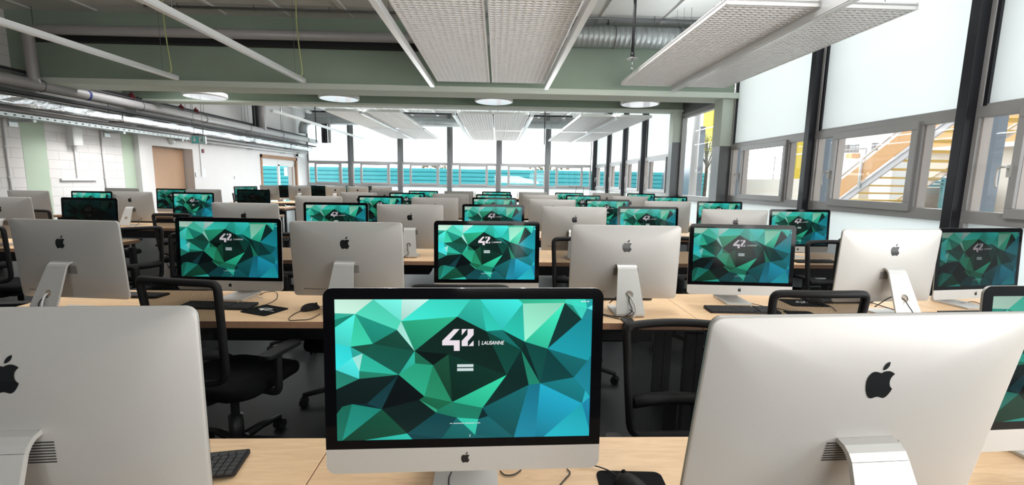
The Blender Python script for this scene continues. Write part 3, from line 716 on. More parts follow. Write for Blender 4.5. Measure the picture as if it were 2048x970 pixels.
for y in (5, 8, 11, 14, 17, 20): MB().cyl((0, y, 0.03), (0, y, ZC-3.44), 0.006, 5).build('hanger', M['steel_grey'], w)
for px, py, s in ((136, 160, 'nearest the riser'), (278, 182, 'under the green beam'), (376, 213, 'third along the pipes'), (405, 222, 'farthest along the pipes')):
    p = at_x(px, py, XW)
    mb = MB(); mb.box((-0.045, -0.05, -0.06), (0.045, 0.05, 0.05)); mb.tube([(0.07*cos(t*pi/8), 0, 0.07*sin(t*pi/8)) for t in range(16)], 0.018, 6, True)
    mb.cyl((0, 0, 0.05), (0, 0, 0.12), 0.02, 8)
    o = mb.build('pipe_clamp', M['red']); o.location = (XW-0.20, p.y, 3.44)
    tag(o, 'small dark red pipe clamp on the wall pipes, ' + {'nearest the riser': 'first past the riser'}.get(s, s).replace('farthest', 'last'), 'clamp', 'red pipe clamps')
o = MB().box((XW-0.14, 3, 2.985), (XW+0.05, 23.0, 3.04)).box((XW-0.14, 3, 3.04), (XW-0.125, 23.0, 3.07)).build('black_cable_tray', M['pipe_black']); tag(o, 'black cable tray below the long grey wall pipe', 'cable tray')
for y in (6, 12, 18): MB().cyl((XW-0.13, y, 3.05), (XW-0.13, y, ZC), 0.006, 5).build('hanger', M['steel_grey'], o)
w = thing('foil_duct', 'foil wrapped duct with crinkled silver skin along the block wall', 'duct', (XW-0.22, 0, 2.86))
mb = MB(); pts = []
prof = rrect(0.15, 0.095, 0.05, 3); rnd = random.Random(4); ny = 90
vs = []
for j in range(ny+1):
    y = 3 + 20.0*j/ny
    for a_, b_ in prof: vs.append((a_*(1+rnd.uniform(-.06,.06)), y, b_*(1+rnd.uniform(-.07,.07))))
q = len(prof)
mb.add(vs, [(j*q+k, j*q+(k+1)%q, (j+1)*q+(k+1)%q, (j+1)*q+k) for j in range(ny) for k in range(q)], False)
mb.build('skin', M['foil'], w)
for y in (5.5, 8.5, 11.5, 14.5, 17.5, 20.5): MB().box((-0.17, y-0.02, -0.115), (0.17, y+0.02, -0.10)).cyl((-0.16, y, -0.1), (-0.16, y, ZC-2.86), 0.006, 5).cyl((0.16, y, -0.1), (0.16, y, 0.12), 0.006, 5).build('hanger', M['black_metal'], w)
o = MB().cyl((XW-0.345, 3, 2.695), (XW-0.345, 22.8, 2.695), 0.042, 16).build('insulated_pipe', M['pipe']); tag(o, 'dull grey pipe behind and under the foil wrapped duct', 'pipe')
# perforated cable tray, then conduit
w = thing('cable_tray', 'perforated galvanised cable tray on brackets along the block wall', 'cable tray', (XL+0.32, 0, 2.56))
mb = MB(); mb.box((-0.14, 3, 0), (0.14, 14.2, 0.006)); mb.box((-0.14, 3, 0), (-0.134, 14.2, 0.08))
y = 3.0
mb.box((0.134, 3, 0), (0.14, 14.2, 0.03)); mb.box((0.134, 3, 0.055), (0.14, 14.2, 0.08))
while y < 14.1: mb.box((0.134, y, 0.03), (0.14, y+0.11, 0.055)); y += 0.16
mb.build('channel', M['tray'], w)
for y in (5.2, 7.4, 9.6, 11.8, 13.9):
    xb = -0.315 if y < 12.6 else -0.175
    MB().box((xb, y-0.03, -0.05), (0.13, y+0.03, -0.002)).box((xb, y-0.08, -0.14), (xb+0.02, y+0.08, 0.02)).build('bracket', M['tray'], w)
for i, (dx, zz, mm) in enumerate(((-0.06, 0.03, 'cable_b'), (0.0, 0.025, 'cable_w'), (0.05, 0.03, 'cable_y'), (-0.1, 0.03, 'cable_w'))):
    MB().tube(smooth_path([(dx, 3, zz), (dx+0.02, 6, zz), (dx-0.02, 9, zz+0.01), (dx+0.01, 12, zz), (dx, 14.1, zz)], 5), 0.012, 6).build('cable', M[mm], w)
o = MB().cyl((XL+0.30, 14.25, 2.58), (XL+0.30, 21.8, 2.62), 0.04, 12).cyl((XL+0.30, 14.25, 2.58), (XL+0.30, 14.25, 2.52), 0.03, 8).build('white_conduit', M['pipe_pale']); tag(o, 'pale conduit continuing from the cable tray to the far corner', 'conduit')
for y in (15.5, 18.0, 20.6): MB().box((XL+0.145, y-0.02, 2.53), (XL+0.36, y+0.02, 2.555)).build('bracket', M['tray'], o)
p = at_x(262, 248, XL+0.34)
o = MB().box((XL+0.24, p.y-0.09, 2.565), (XL+0.40, p.y+0.09, 2.76)).build('junction_box', M['socket'], None, 0.004); tag(o, 'white junction box standing on the end of the cable tray', 'junction box')
# wall mounted items
def on_wall(px0, py0, px1, py1, X): 
    a, b = at_x(px0, py0, X), at_x(px1, py1, X); return a.y, b.y, b.z, a.z
y0, y1, z0, z1 = on_wall(129, 249, 153, 292, XL)
o = MB().box((XL, y0, z0), (XL+0.16, y1, z1)).build('electrical_cabinet', M['socket'], None, 0.006); tag(o, 'white wall cabinet on the block wall between the green stripes', 'cabinet')
MB().box((XL+0.16, y0+0.02, z0+0.02), (XL+0.165, y1-0.02, z1-0.02)).build('door', M['white_paint'], o)
yc = at_x(150, 320, XL).y
o = MB().box((XL, yc-0.02, at_x(150, 356, XL).z), (XL+0.03, yc+0.02, z0)).build('cable_channel', M['socket']); tag(o, 'white cable channel dropping from the wall cabinet', 'cable channel')
y0, y1, z0, z1 = on_wall(119, 357, 192, 361, XL)
o = MB().box((XL, y0, z0), (XL+0.05, y1, z1)).build('cable_channel', M['socket']); tag(o, 'white horizontal cable channel low on the block wall', 'cable channel')
for px, s in ((10, 'before the first green stripe'), (203, 'between the wall cabinet and second stripe')):
    yy = at_x(px, 300, XL).y
    o = MB().cyl((XL+0.02, yy, 0.3), (XL+0.02, yy, 2.56), 0.018, 8).build('wall_conduit', M['pipe_pale']); tag(o, 'thin vertical conduit on the block wall, ' + s, 'conduit')
    for z in (0.8, 1.4, 2.0): MB().box((XL, yy-0.025, z), (XL+0.035, yy+0.025, z+0.03)).build('clip', M['socket'], o)
# exit sign
p = at_x(398, 280, -8.7)
s = thing('exit_sign', 'green emergency exit sign with white running man mark and arrow', 'sign', (p.x, p.y, p.z))
sw, sh = 0.20, 0.11
MB().box((-sw, -0.03, -sh), (sw, 0.03, sh)).build('case', M['socket'], s, 0.004)
MB().box((-sw+0.012, -0.034, -sh+0.012), (sw-0.012, -0.03, sh-0.012)).build('face', M['sign_light'], s)
pc = MB(); fn = lambda x, y, d: (x, -0.034-d, y)
pc.prism([(-0.16, 0.01), (-0.12, 0.01), (-0.12, 0.075), (-0.09, 0.075), (-0.09, 0.01), (-0.05, 0.01), (-0.105, -0.065)], fn, 0, 0.002)
pc.prism([(0.02, -0.088), (0.175, -0.088), (0.175, 0.088), (0.02, 0.088)], fn, 0, 0.002)
pc.build('arrow_and_door', M['white_sign'], s)
mn = MB(); fn2 = lambda x, y, d: (x, -0.036-d, y)
mn.prism([(0.115+0.018*cos(t*pi/6), 0.062+0.018*sin(t*pi/6)) for t in range(12)], fn2, 0, 0.002)
mn.prism([(0.10, 0.04), (0.125, 0.035), (0.15, 0.0), (0.14, -0.01), (0.12, 0.01), (0.115, -0.02), (0.14, -0.04), (0.135, -0.08), (0.12, -0.08), (0.12, -0.05), (0.09, -0.03), (0.06, -0.06), (0.05, -0.05), (0.085, -0.01), (0.09, 0.02), (0.07, 0.0), (0.06, 0.01)], fn2, 0, 0.002)
mn.build('running_figure', M['exit_green'], s)
for xx in (-0.12, 0.12): MB().cyl((xx, 0, sh), (xx, 0, ZC-p.z), 0.006, 6).build('hanger', M['steel_grey'], s)
# conduit, call point, notices under the sign
yy = at_x(401, 320, XP).y
o = MB().box((XP, yy-0.03, at_x(405, 352, XP).z), (XP+0.03, yy+0.03, 2.66)).build('cable_channel', M['socket']); tag(o, 'white cable channel dropping below the exit sign', 'cable channel')
def flat_item(name, px0, py0, px1, py1, m, label, cat, t=0.03, X=None):
    X = XP if X is None else X
    y0, y1, z0, z1 = on_wall(px0, py0, px1, py1, X)
    o = MB().box((X, y0, z0), (X+t, y1, z1)).build(name, m, None, 0.003); tag(o, label, cat); return o
flat_item('call_point', 402, 298, 407, 306, M['red'], 'small red fire alarm plate beside the cable channel', 'alarm')
flat_item('wall_notice', 402, 338, 412, 355, M['paper'], 'pale blue notice at the foot of the cable channel', 'notice', 0.01)
flat_item('light_switch', 390, 345, 394, 353, M['socket'], 'small white switch beside the peach door', 'switch')
flat_item('light_switch', 468, 352, 470, 358, M['socket'], 'tiny white switch on the bare white wall', 'switch')
p = at_x(341, 280, XP)
o = MB().lathe([(0.125, 0.0), (0.13, 0.02), (0.11, 0.07), (0.05, 0.10), (0.01, 0.105)], n=24).tf(Matrix.Rotation(R(90), 4, 'Y')).build('wall_speaker', M['socket']); o.location = (XP, p.y, p.z); tag(o, 'white round wall bowl above the peach door', 'wall fitting')
p = at_x(594, 311, XP)
s = thing('security_camera', 'white box security camera on the wall near the far corner', 'camera', (XP, p.y, p.z))
MB().box((0.02, -0.28, -0.09), (0.2, 0.28, 0.09)).box((0, -0.05, -0.05), (0.03, 0.05, 0.05)).build('body', M['socket'], s, 0.01)
MB().cyl((0.13, -0.30, 0), (0.13, -0.26, 0), 0.05, 14).build('lens', M['black_glass'], s)
# far zone ducts
yd = 22.3
zt = at_y(1010, 248, yd).z
d = thing('far_duct', 'galvanised round duct running along the far glass wall', 'duct', (0, yd, zt))
MB().tube(smooth_path([(-9.3, 0, -0.62), (-9.28, 0, -0.3), (-9.1, 0, -0.06), (-8.7, 0, 0), (-8.2, 0, 0)], 6) + [Vector((4.6, 0, 0))], 0.19, 20).build('pipe', M['galv'], d)
for x in (-7, -4.5, -2, 0.5, 3): MB().cyl((x, 0, 0.19), (x, 0, ZC-zt), 0.008, 5).build('hanger', M['steel_grey'], d)
for py, r_, nm, lb in ((226, 0.035, 'far_pipe', 'upper dark pipe above the far duct'), (234, 0.045, 'far_pipe', 'lower dark pipe above the far duct')):
    zz = at_y(1120, py, 21.9).z
    yp = 21.9 if py == 226 else 21.7
    o = MB().cyl((-8.6, yp, zz), (3.5, yp, zz), r_, 8).build(nm, M['pipe_black']); tag(o, lb, 'pipe')
    for x in (-8, -5, -2, 1, 3): MB().cyl((x, yp, zz), (x, yp, ZC), 0.008, 5).build('hanger', M['steel_grey'], o)
# vertical pipes by the block wall
for px, r_, m_, lb in ((508, 0.05, 'pipe_black', 'thin black riser beside the thick grey riser'), (515, 0.08, 'pipe_black', 'thick black riser beside the thick grey riser'), (524, 0.14, 'pipe', 'thick grey riser standing on the wall pipe')):
    p = at_x(px, 240, XW)
    o = MB().cyl((XW, p.y, 3.28), (XW, p.y, ZC), r_, 14).build('riser_pipe', M[m_]); tag(o, lb, 'pipe')
for k, px in enumerate((646, 652, 659)):
    p = at_y(px, 270, yd)
    o = MB().cyl((p.x, yd, 3.15), (p.x, yd, zt-0.188), 0.07, 12).build('riser_pipe', M['pipe_black' if k < 2 else 'pipe']); tag(o, ['first dark', 'second dark', 'grey'][k] + ' short upright pipe in the far corner', 'pipe')
for px, py, s in ((630, 222, 'over the far corner'), (1090, 228, 'by the window side panels')):
    p = at_y(px, py, 20.0)
    o = MB().cyl((p.x, 20.0, p.z-1.3), (p.x, 20.0, ZC), 0.022, 8).cyl((p.x-0.22, 20.0, p.z), (p.x+0.22, 20.0, p.z), 0.02, 8).build('sprinkler_drop', M['pipe_black']); tag(o, 'distant black sprinkler pipe with crossbar ' + s, 'pipe')

# ================================================================ COMPUTERS
GH, TH, HB, TILT = 0.384, 0.444, 0.062, R(3.0)
PA, PB = 0.325, 0.222
WV = [(0.0,0.0),(0.146,0.0),(0.254,0.0),(0.359,0.0),(0.0,0.095),(0.077,0.1),(0.0,0.141),(0.0,0.194),(0.057,0.329),(0.142,0.31),(0.235,0.213),(0.251,0.152),(0.302,0.363),(0.467,0.122),(0.0,0.304),(0.064,0.407),(0.103,0.377),(0.303,0.45),(0.373,0.465),(0.433,0.388),(0.518,0.0),(0.556,0.0),(0.58,0.226),(0.643,0.217),(0.723,0.03),(0.706,0.0),(0.732,0.302),(0.889,0.026),(0.894,0.0),(0.824,0.354),(0.958,0.143),(0.921,0.045),(0.922,0.0),(0.972,0.0),(0.979,0.064),(1.0,0.0),(1.0,0.042),(1.0,0.079),(1.0,0.142),(0.987,0.443),(1.0,0.406),(0.719,0.361),(0.662,0.542),(0.751,0.615),(0.797,0.606),(0.932,0.565),(0.968,0.757),(0.98,0.661),(1.0,0.712),(0.568,0.779),(0.551,0.861),(0.59,0.84),(0.539,0.977),(0.448,0.733),(0.466,0.848),(0.694,1.0),(0.78,1.0),(0.815,1.0),(1.0,1.0),(1.0,0.946),(0.089,0.502),(0.24,0.531),(0.088,0.557),(0.0,0.492),(0.0,0.631),(0.173,0.777),(0.117,0.735),(0.059,0.737),(0.022,0.754),(0.0,0.806),(0.319,0.713),(0.339,0.689),(0.39,0.787),(0.384,0.808),(0.271,0.957),(0.104,1.0),(0.291,1.0),(0.019,1.0),(0.0,1.0),(0.406,1.0),(0.517,1.0)]
WF = [((0,1,5,4),(200,240,220)),((4,5,6),(50,175,152)),((6,5,7),(25,130,110)),((1,2,11),(115,238,222)),((5,1,11,10),(80,215,185)),((2,3,11),(190,235,225)),((3,20,13,11),(60,222,202)),((11,13,12),(40,165,125)),((10,11,12),(165,232,218)),((5,10,9),(30,145,125)),((5,9,8),(58,208,170)),((7,5,8,14),(75,225,210)),((14,8,15,63),(52,220,220)),((8,16,15),(45,168,155)),((15,16,60),(160,230,220)),((63,15,60,62),(75,225,222)),((16,61,60),(45,185,160)),((60,61,62),(35,130,105)),((8,9,16),(25,82,66)),((9,10,12),(20,72,58)),((9,12,61,16),(20,88,74)),((12,17,61),(45,180,158)),((61,17,18,71),(40,165,128)),((12,18,17),(28,105,78)),((12,13,22,42,19),(11,38,32)),((19,42,53),(10,48,38)),((12,19,18),(5,22,20)),((18,19,53),(22,72,52)),((18,53,71),(36,138,100)),((13,20,21,22),(42,178,160)),((21,23,22),(45,200,180)),((21,25,24,23),(58,222,212)),((23,24,26),(40,192,172)),((25,28,27,24),(50,190,150)),((24,27,26),(150,230,200)),((27,29,26),(55,210,170)),((27,30,29),(14,52,50)),((28,32,31,27),(62,215,192)),((32,33,34,31),(58,220,196)),((33,35,36,34),(30,160,162)),((31,34,30),(62,210,192)),((34,36,37),(95,232,232)),((34,37,38,30),(30,140,150)),((27,31,30),(30,140,122)),((30,38,40,39,29),(26,152,166)),((22,23,41),(20,112,106)),((22,41,42),(12,70,60)),((23,26,41),(11,56,50)),((26,29,44),(15,76,70)),((26,44,41),(8,40,38)),((41,44,43),(30,132,106)),((42,41,43),(8,42,40)),((29,45,44),(13,66,66)),((29,39,45),(20,102,106)),((39,40,48,47,45),(26,132,150)),((44,45,47,46),(22,122,130)),((47,48,46),(42,180,195)),((44,46,57,56),(28,152,180)),((46,59,58,57),(34,176,192)),((46,48,59),(26,132,166)),((43,44,56,55),(26,128,152)),((43,55,51,49),(18,92,96)),((42,43,49),(10,42,40)),((53,42,49),(46,195,152)),((53,49,50,54),(28,126,100)),((54,50,52),(52,200,172)),((49,51,50),(8,42,44)),((51,55,52,50),(20,98,104)),((55,80,52),(20,98,104)),((71,53,72,70),(26,102,72)),((70,72,73),(52,165,128)),((72,53,54,73),(30,122,96)),((73,54,79,74),(17,72,78)),((54,52,80,79),(22,102,102)),((74,79,76),(16,66,72)),((74,76,75),(45,185,168)),((65,70,73,74),(12,34,32)),((61,71,70,65),(6,16,19)),((61,65,66),(18,60,66)),((64,62,61,66,67,68,69),(11,28,28)),((63,62,64),(36,130,112)),((67,66,65),(10,40,44)),((67,65,77),(30,138,122)),((65,74,75,77),(18,72,54)),((69,68,67,77,78),(26,108,90))]

def tilt(u, s, d):
    """u across, s up from the lower edge, d back from the front face"""
    return (u, s*sin(TILT) + d*cos(TILT), HB + s*cos(TILT) - d*sin(TILT))
DOME = [(1.0, 0.006), (0.985, 0.008), (0.96, 0.0105), (0.92, 0.0145), (0.86, 0.020), (0.78, 0.0262), (0.68, 0.0320), (0.56, 0.0370), (0.42, 0.0408), (0.28, 0.0430), (0.12, 0.0441), (0.0, 0.0443)]
def dome_outline(q):
    r_ = 0.022 + 0.85*(1-q)*PB
    return PA*q, PB*q, min(r_, PB*q*0.98)
def inside(q, x, y):
    a, b, r_ = dome_outline(q)
    if q <= 0: return False
    dx, dy = max(abs(x)-(a-r_), 0), max(abs(y)-(b-r_), 0)
    return (dx*dx+dy*dy)**0.5 <= r_
def dome(x, s):
    lo, hi = 0.0, 1.0
    for _ in range(24):
        m_ = (lo+hi)/2
        if inside(m_, x, s-TH/2): hi = m_
        else: lo = m_
    q = hi
    for (s1, d1), (s0, d0) in zip(DOME, DOME[1:]):
        if q >= s0: return d0 + (d1-d0)*(q-s0)/(s1-s0)
    return DOME[-1][1]
LOGO = [(645,427),(655,421),(668,418),(680,418),(692,422),(701,427),(707,433),(698,441),(691,452),(688,465),(689,478),(693,490),(700,498),(707,503),(702,516),(695,529),(687,540),(680,546),(672,549),(663,548),(655,545),(648,543),(641,542),(634,543),(627,545),(619,548),(610,549),(602,547),(595,540),(587,526),(580,508),(576,488),(575,470),(577,455),(582,442),(590,431),(599,424),(609,420),(618,420),(627,422),(636,425)]
LEAF = [(647,414),(648,404),(652,394),(658,386),(666,380),(678,375),(678,385),(675,395),(669,403),(660,410)]
LCX, LCY, LSC = 641.0, 483.0, 0.054/132
def logo_mesh(mb, cx, cs, scale, flip, dfun, lift):
    for pts, c in ((LOGO, (641, 483)), (LEAF, (662, 396))):
        rings = []
        for q in (1.0, 0.7, 0.4):
            rings.append([(c[0] + (x-c[0])*q, c[1] + (y-c[1])*q) for x, y in pts])
        vs = []
        def P3(x, y):
            u = (x-LCX)*LSC*scale*(-1 if flip else 1) + cx; s = cs - (y-LCY)*LSC*scale
            return tilt(u, s, dfun(u, s) + lift)
        for r_ in rings: vs += [P3(x, y) for x, y in r_]
        vs.append(P3(*c)); n = len(pts); fs = []
        for i in range(2):
            for k in range(n): fs.append((i*n+k, i*n+(k+1)%n, (i+1)*n+(k+1)%n, (i+1)*n+k))
        for k in range(n): fs.append((2*n+k, 2*n+(k+1)%n, 3*n))
        mb.add(vs, fs)
    return mb
def screen_mesh(name, material):
    SW, SH = 0.597, 0.336
    sx = lambda u: (u-0.5)*SW
    ss = lambda v: TH - 0.026 - v*SH
    bm = bmesh.new(); lay = bm.loops.layers.float_color.new('wall')
    def face(pts, col, lift, grad=0.0):
        vs = [bm.verts.new(tilt(sx(u), ss(v), -0.0018-lift)) for u, v in pts]
        f = bm.faces.new(vs)
        c = srgb(*col)
        cu = sum(p[0] for p in pts)/len(pts); cv = sum(p[1] for p in pts)/len(pts)
        for l, (u, v) in zip(f.loops, pts):
            g = 1.0 + grad*((u-cu)*1.3 - (v-cv)*1.9)
            l[lay] = (c[0]*g, c[1]*g, c[2]*g, 1)
    for fi, (ids, col) in enumerate(WF):
        face([WV[i] for i in ids], col, 0.0, 0.9 if fi % 2 else -0.5)
    U = lambda x: 0.4087 + (x-278)/434.0*0.1222
    Vv = lambda y: 0.2093 + (y-270)/300.0*0.1546
    four = [(440,270),(518,270),(378,424),(520,424),(520,570),(440,570),(440,493),(278,493),(278,430)]
    two1 = [(628,270),(712,270),(712,350),(632,440),(632,505),(548,505),(548,432),(628,350)]
    two2 = [(548,270),(620,270),(548,355)]; two3 = [(712,430),(712,505),(640,505)]
    W = (236, 226, 234)
    for poly in (four, two1, two2, two3): face([(U(x), Vv(y)) for x, y in poly], W, 0.0004)
    for y0, y1 in ((757, 797), (812, 852)): face([(U(485), Vv(y0)), (U(712), Vv(y0)), (U(712), Vv(y1)), (U(485), Vv(y1))], (205, 222, 222), 0.0004)
    face([(0.5505, 0.291), (0.5535, 0.291), (0.5535, 0.329), (0.5505, 0.329)], (225, 225, 228), 0.0004)
    rnd = random.Random(9); u = 0.439
    while u < 0.556:
        wd = rnd.uniform(0.003, 0.006); face([(u, 0.8855), (u+wd, 0.8855), (u+wd, 0.8915), (u, 0.8915)], (215, 225, 225), 0.0004); u += wd + (0.0012 if rnd.random() < 0.8 else 0.004)
    for u in (0.955, 0.966, 0.978): face([(u, 0.012), (u+0.008, 0.012), (u+0.008, 0.02), (u, 0.02)], (225, 235, 235), 0.0004)
    face([(0.517, 0.972), (0.5195, 0.972), (0.5195, 0.990), (0.517, 0.990)], (230, 235, 235), 0.0004)
    # the word beside the bar
    tcu = bpy.data.curves.new('word', 'FONT'); tcu.body = 'LAUSANNE'; tcu.size = 1.0; tcu.shear = 0.22; tcu.offset = 0.018; tcu.resolution_u = 3
    to = bpy.data.objects.new('word', tcu); COL.objects.link(to)
    bpy.context.view_layer.update()
    tm = bpy.data.meshes.new_from_object(to.evaluated_get(bpy.context.evaluated_depsgraph_get()))
    xs_ = [v.co.x for v in tm.vertices]; ys_ = [v.co.y for v in tm.vertices]
    x0, x1, y0, y1 = min(xs_), max(xs_), min(ys_), max(ys_)
    for p in tm.polygons:
        pts = []
        for vi in p.vertices:
            c = tm.vertices[vi].co; pts.append((0.5625 + (c.x-x0)/(x1-x0)*0.0888, 0.3215 - (c.y-y0)/(y1-y0)*0.0262))
        face(pts, (238, 240, 240), 0.0004)
    bpy.data.objects.remove(to); bpy.data.meshes.remove(tm); bpy.data.curves.remove(tcu)
    bm.normal_update()
    me = bpy.data.meshes.new(name); bm.to_mesh(me); bm.free(); me.materials.append(material)
    return me
SCREENS = {k: screen_mesh('screen', M[k]) for k in ('screen', 'screen_mid', 'screen_dim', 'screen_dark')}

def stand_mesh():
    bm = bmesh.new()
    # sloping neck plate with its round cable hole, laid out flat as (w, t) then set in place
    A = Vector((0, 0.088, 0.252)); B = Vector((0, 0.186, 0.030)); L = (B-A).length; dr = (B-A)/L; nr = Vector((0, dr.z, -dr.y)) * -1
    if nr.y < 0: nr = -nr
    w0, w1 = 0.057, 0.080
    outl = [(-w0, 0), (w0, 0), (w1, L), (-w1, L)]
    hc, hr = L*0.60, 0.0225
    ov = [bm.verts.new((x, y, 0)) for x, y in outl]
    hv = [bm.verts.new((hr*cos(2*pi*k/24), hc+hr*sin(2*pi*k/24), 0)) for k in range(24)]
    es = [bm.edges.new((ov[k], ov[(k+1) % 4])) for k in range(4)] + [bm.edges.new((hv[k], hv[(k+1) % 24])) for k in range(24)]
    bmesh.ops.triangle_fill(bm, use_beauty=True, edges=es)
    r_ = bmesh.ops.extrude_face_region(bm, geom=list(bm.faces))
    for v in [g for g in r_['geom'] if isinstance(g, bmesh.types.BMVert)]: v.co.z = 0.010
    bmesh.ops.recalc_face_normals(bm, faces=list(bm.faces))
    for v in bm.verts: v.co = A + dr*v.co.y + Vector((v.co.x, 0, 0)) + nr*(v.co.z-0.005)
    # curved top joining the back, bend and foot
    def strip(path):
        rows = []
        for i, (y, z, w) in enumerate(path):
            p = Vector((0, y, z)); a_ = Vector((0, path[max(i-1,0)][0], path[max(i-1,0)][1])); b_ = Vector((0, path[min(i+1,len(path)-1)][0], path[min(i+1,len(path)-1)][1]))
            t = (b_-a_).normalized(); n_ = Vector((0, t.z, -t.y))
            rows.append([bm.verts.new(p + Vector((sx*w, 0, 0)) + n_*sn*0.005) for sx, sn in ((-1,1),(1,1),(1,-1),(-1,-1))])
        for r0, r1 in zip(rows, rows[1:]):
            for k in range(4): bm.faces.new((r0[k], r0[(k+1)%4], r1[(k+1)%4], r1[k]))
        bm.faces.new(rows[0][::-1]); bm.faces.new(rows[-1])
    strip([(0.035, 0.276, w0), (0.056, 0.2755, w0), (0.070, 0.272, w0), (0.080, 0.264, w0), (A.y, A.z, w0)])
    strip([(B.y, B.z, w1), (0.191, 0.018, w1), (0.191, 0.010, w1), (0.186, 0.0055, w1), (0.176, 0.0052, w1), (0.10, 0.0051, w1), (-0.022, 0.0051, w1)])
    bmesh.ops.recalc_face_normals(bm, faces=list(bm.faces))
    me = bpy.data.meshes.new('stand'); bm.to_mesh(me); bm.free(); me.materials.append(M['alu_stand'])
    return me
STAND = stand_mesh()
def make_computer():
    r = thing('desktop_computer', 'silver desktop computer', 'computer')
    outl = rrect(PA, PB, 0.022, 6)
    n = len(outl)
    b = MB(); vs = [tilt(x, TH/2+y, 0.0) for x, y in outl]; fs = [tuple(range(n))]
    for q, d in DOME[:-1]:
        a_, b_, r2 = dome_outline(q)
        vs += [tilt(x, TH/2+y, d) for x, y in rrect(a_, b_, r2 if q < 1 else 0.022, 6)]
    vs.append(tilt(0, TH/2, DOME[-1][1]))
    b.add(vs, fs, False)
    m_ = len(DOME)-1
    for i in range(m_):
        for k in range(n):
            b.f.append((i*n+k, (i+1)*n+k, (i+1)*n+(k+1)%n, i*n+(k+1)%n)); b.sm.append(i > 0); b.mi.append(0)
    for k in range(n): b.f.append((m_*n+k, (m_+1)*n, m_*n+(k+1)%n)); b.sm.append(True); b.mi.append(0)
    b.build('shell', M['alu'], r)
    cut = TH - GH
    glass = [(x, TH/2+y) for x, y in outl if y > -PB+0.1]
    glass = [(-PA, cut), (PA, cut)] + [(x, s) for x, s in glass]
    MB().prism(glass, lambda x, s, d: tilt(x, s, d), -0.0012, 0.0).build('bezel', M['black_glass'], r)
    chin = [(x, TH/2+y) for x, y in outl if y < -PB+0.1]
    chin = chin + [(PA, cut), (-PA, cut)]
    MB().prism(chin, lambda x, s, d: tilt(x, s, d), -0.001, 0.0).build('chin', M['alu'], r)
    sc = bpy.data.objects.new('screen', SCREENS['screen_mid']); COL.objects.link(sc); sc.parent = r
    logo_mesh(MB(), 0, 0.031, 0.37, False, lambda u, s: 0, -0.0016).build('front_logo', M['black_logo'], r)
    logo_mesh(MB(), 0, TH-0.125, 1.0, True, dome, 0.0012).build('rear_logo', M['black_logo'], r)
    so = bpy.data.objects.new('stand', STAND); COL.objects.link(so); so.parent = r
    for x0, x1 in ((-0.075, -0.02), (0.02, 0.075)):
        v = MB()
        for k in range(8):
            s = 0.152 + k*0.0058
            v.add([tilt(x0, s, dome(x0, s)+0.0010), tilt(x1, s, dome(x1, s)+0.0010), tilt(x1, s+0.0026, dome(x1, s+0.0026)+0.0010), tilt(x0, s+0.0026, dome(x0, s+0.0026)+0.0010)], [(0,1,2,3)])
        v.build('vent', M['vent'], r)
    v = MB()
    for k in range(9):
        x0 = 0.115 + k*0.0165; x1 = x0 + (0.012 if k > 1 else 0.008); s = 0.044
        v.add([tilt(x0, s, dome(x0, s)+0.0010), tilt(x1, s, dome(x1, s)+0.0010), tilt(x1, s+0.005, dome(x1, s+0.005)+0.0010), tilt(x0, s+0.005, dome(x0, s+0.005)+0.0010)], [(0,1,2,3)])
    v.build('ports', M['vent'], r)
    return r
comp0 = make_computer()
used = [False]
def put_computer(x, y, yaw, kind, label, screen='screen_mid', group=None, lean=0.0, lift=0.0):
    o = dup(comp0) if used[0] else comp0
    used[0] = True
    place(o, (x, y, 0.741), R(yaw) + (pi if kind == 'b' else 0), label, group)
    for ch in o.children:
        if ch.type == 'MESH' and ch.data in list(SCREENS.values()): ch.data = SCREENS[screen]
        if ch.data is not STAND:          # the display turns on its hinge, the stand stays
            hz = Vector((0, 0.045, 0.27)); a = R(-lean)
            ch.rotation_euler = (a, 0, 0); ch.location = hz - Matrix.Rotation(a, 3, 'X') @ hz + Vector((0, 0, lift))
    return o

ORD = ['first', 'second', 'third', 'fourth', 'fifth', 'sixth', 'seventh']
ROWN = {1: 'front desk row', 2: 'second desk row', 3: 'third desk row', 4: 'fourth desk row', 5: 'fifth desk row', 6: 'sixth desk row'}
FRONT = {1: [(-0.07, 1.0, 1.7, 'screen'), (1.572, 1.08, 3.3, 'screen_mid')],
         2: [(-1.63, 2.75, -2.8, 'screen_mid'), (-0.06, 2.74, 1.4, 'screen'), (1.53, 2.72, -4.2, 'screen_mid'), (3.02, 2.67, 8.0, 'screen_dim')],
         3: [(-1.65, 4.65, 1.4, 'screen_mid'), (-0.04, 4.70, 0.5, 'screen_mid'), (1.59, 4.67, 1.6, 'screen_mid'), (3.13, 4.53, 1.3, 'screen_mid')],
         4: [(-1.70, 6.62, 0.3, 'screen_mid'), (-0.04, 6.58, 0.3, 'screen_mid'), (1.60, 6.47, 0.9, 'screen_mid'), (3.18, 6.33, -1, 'screen_mid')],
         5: [(-1.66, 8.36, 0, 'screen_mid'), (-0.06, 8.14, 0.2, 'screen_mid'), (1.60, 8.34, 0.5, 'screen_mid'), (3.25, 8.37, 0.3, 'screen_mid')],
         6: [(-1.64, 10.08, 0, 'screen_mid'), (-0.02, 10.16, 0, 'screen_mid'), (1.63, 10.19, 0, 'screen_mid'), (3.32, 10.33, -0.8, 'screen_mid')]}
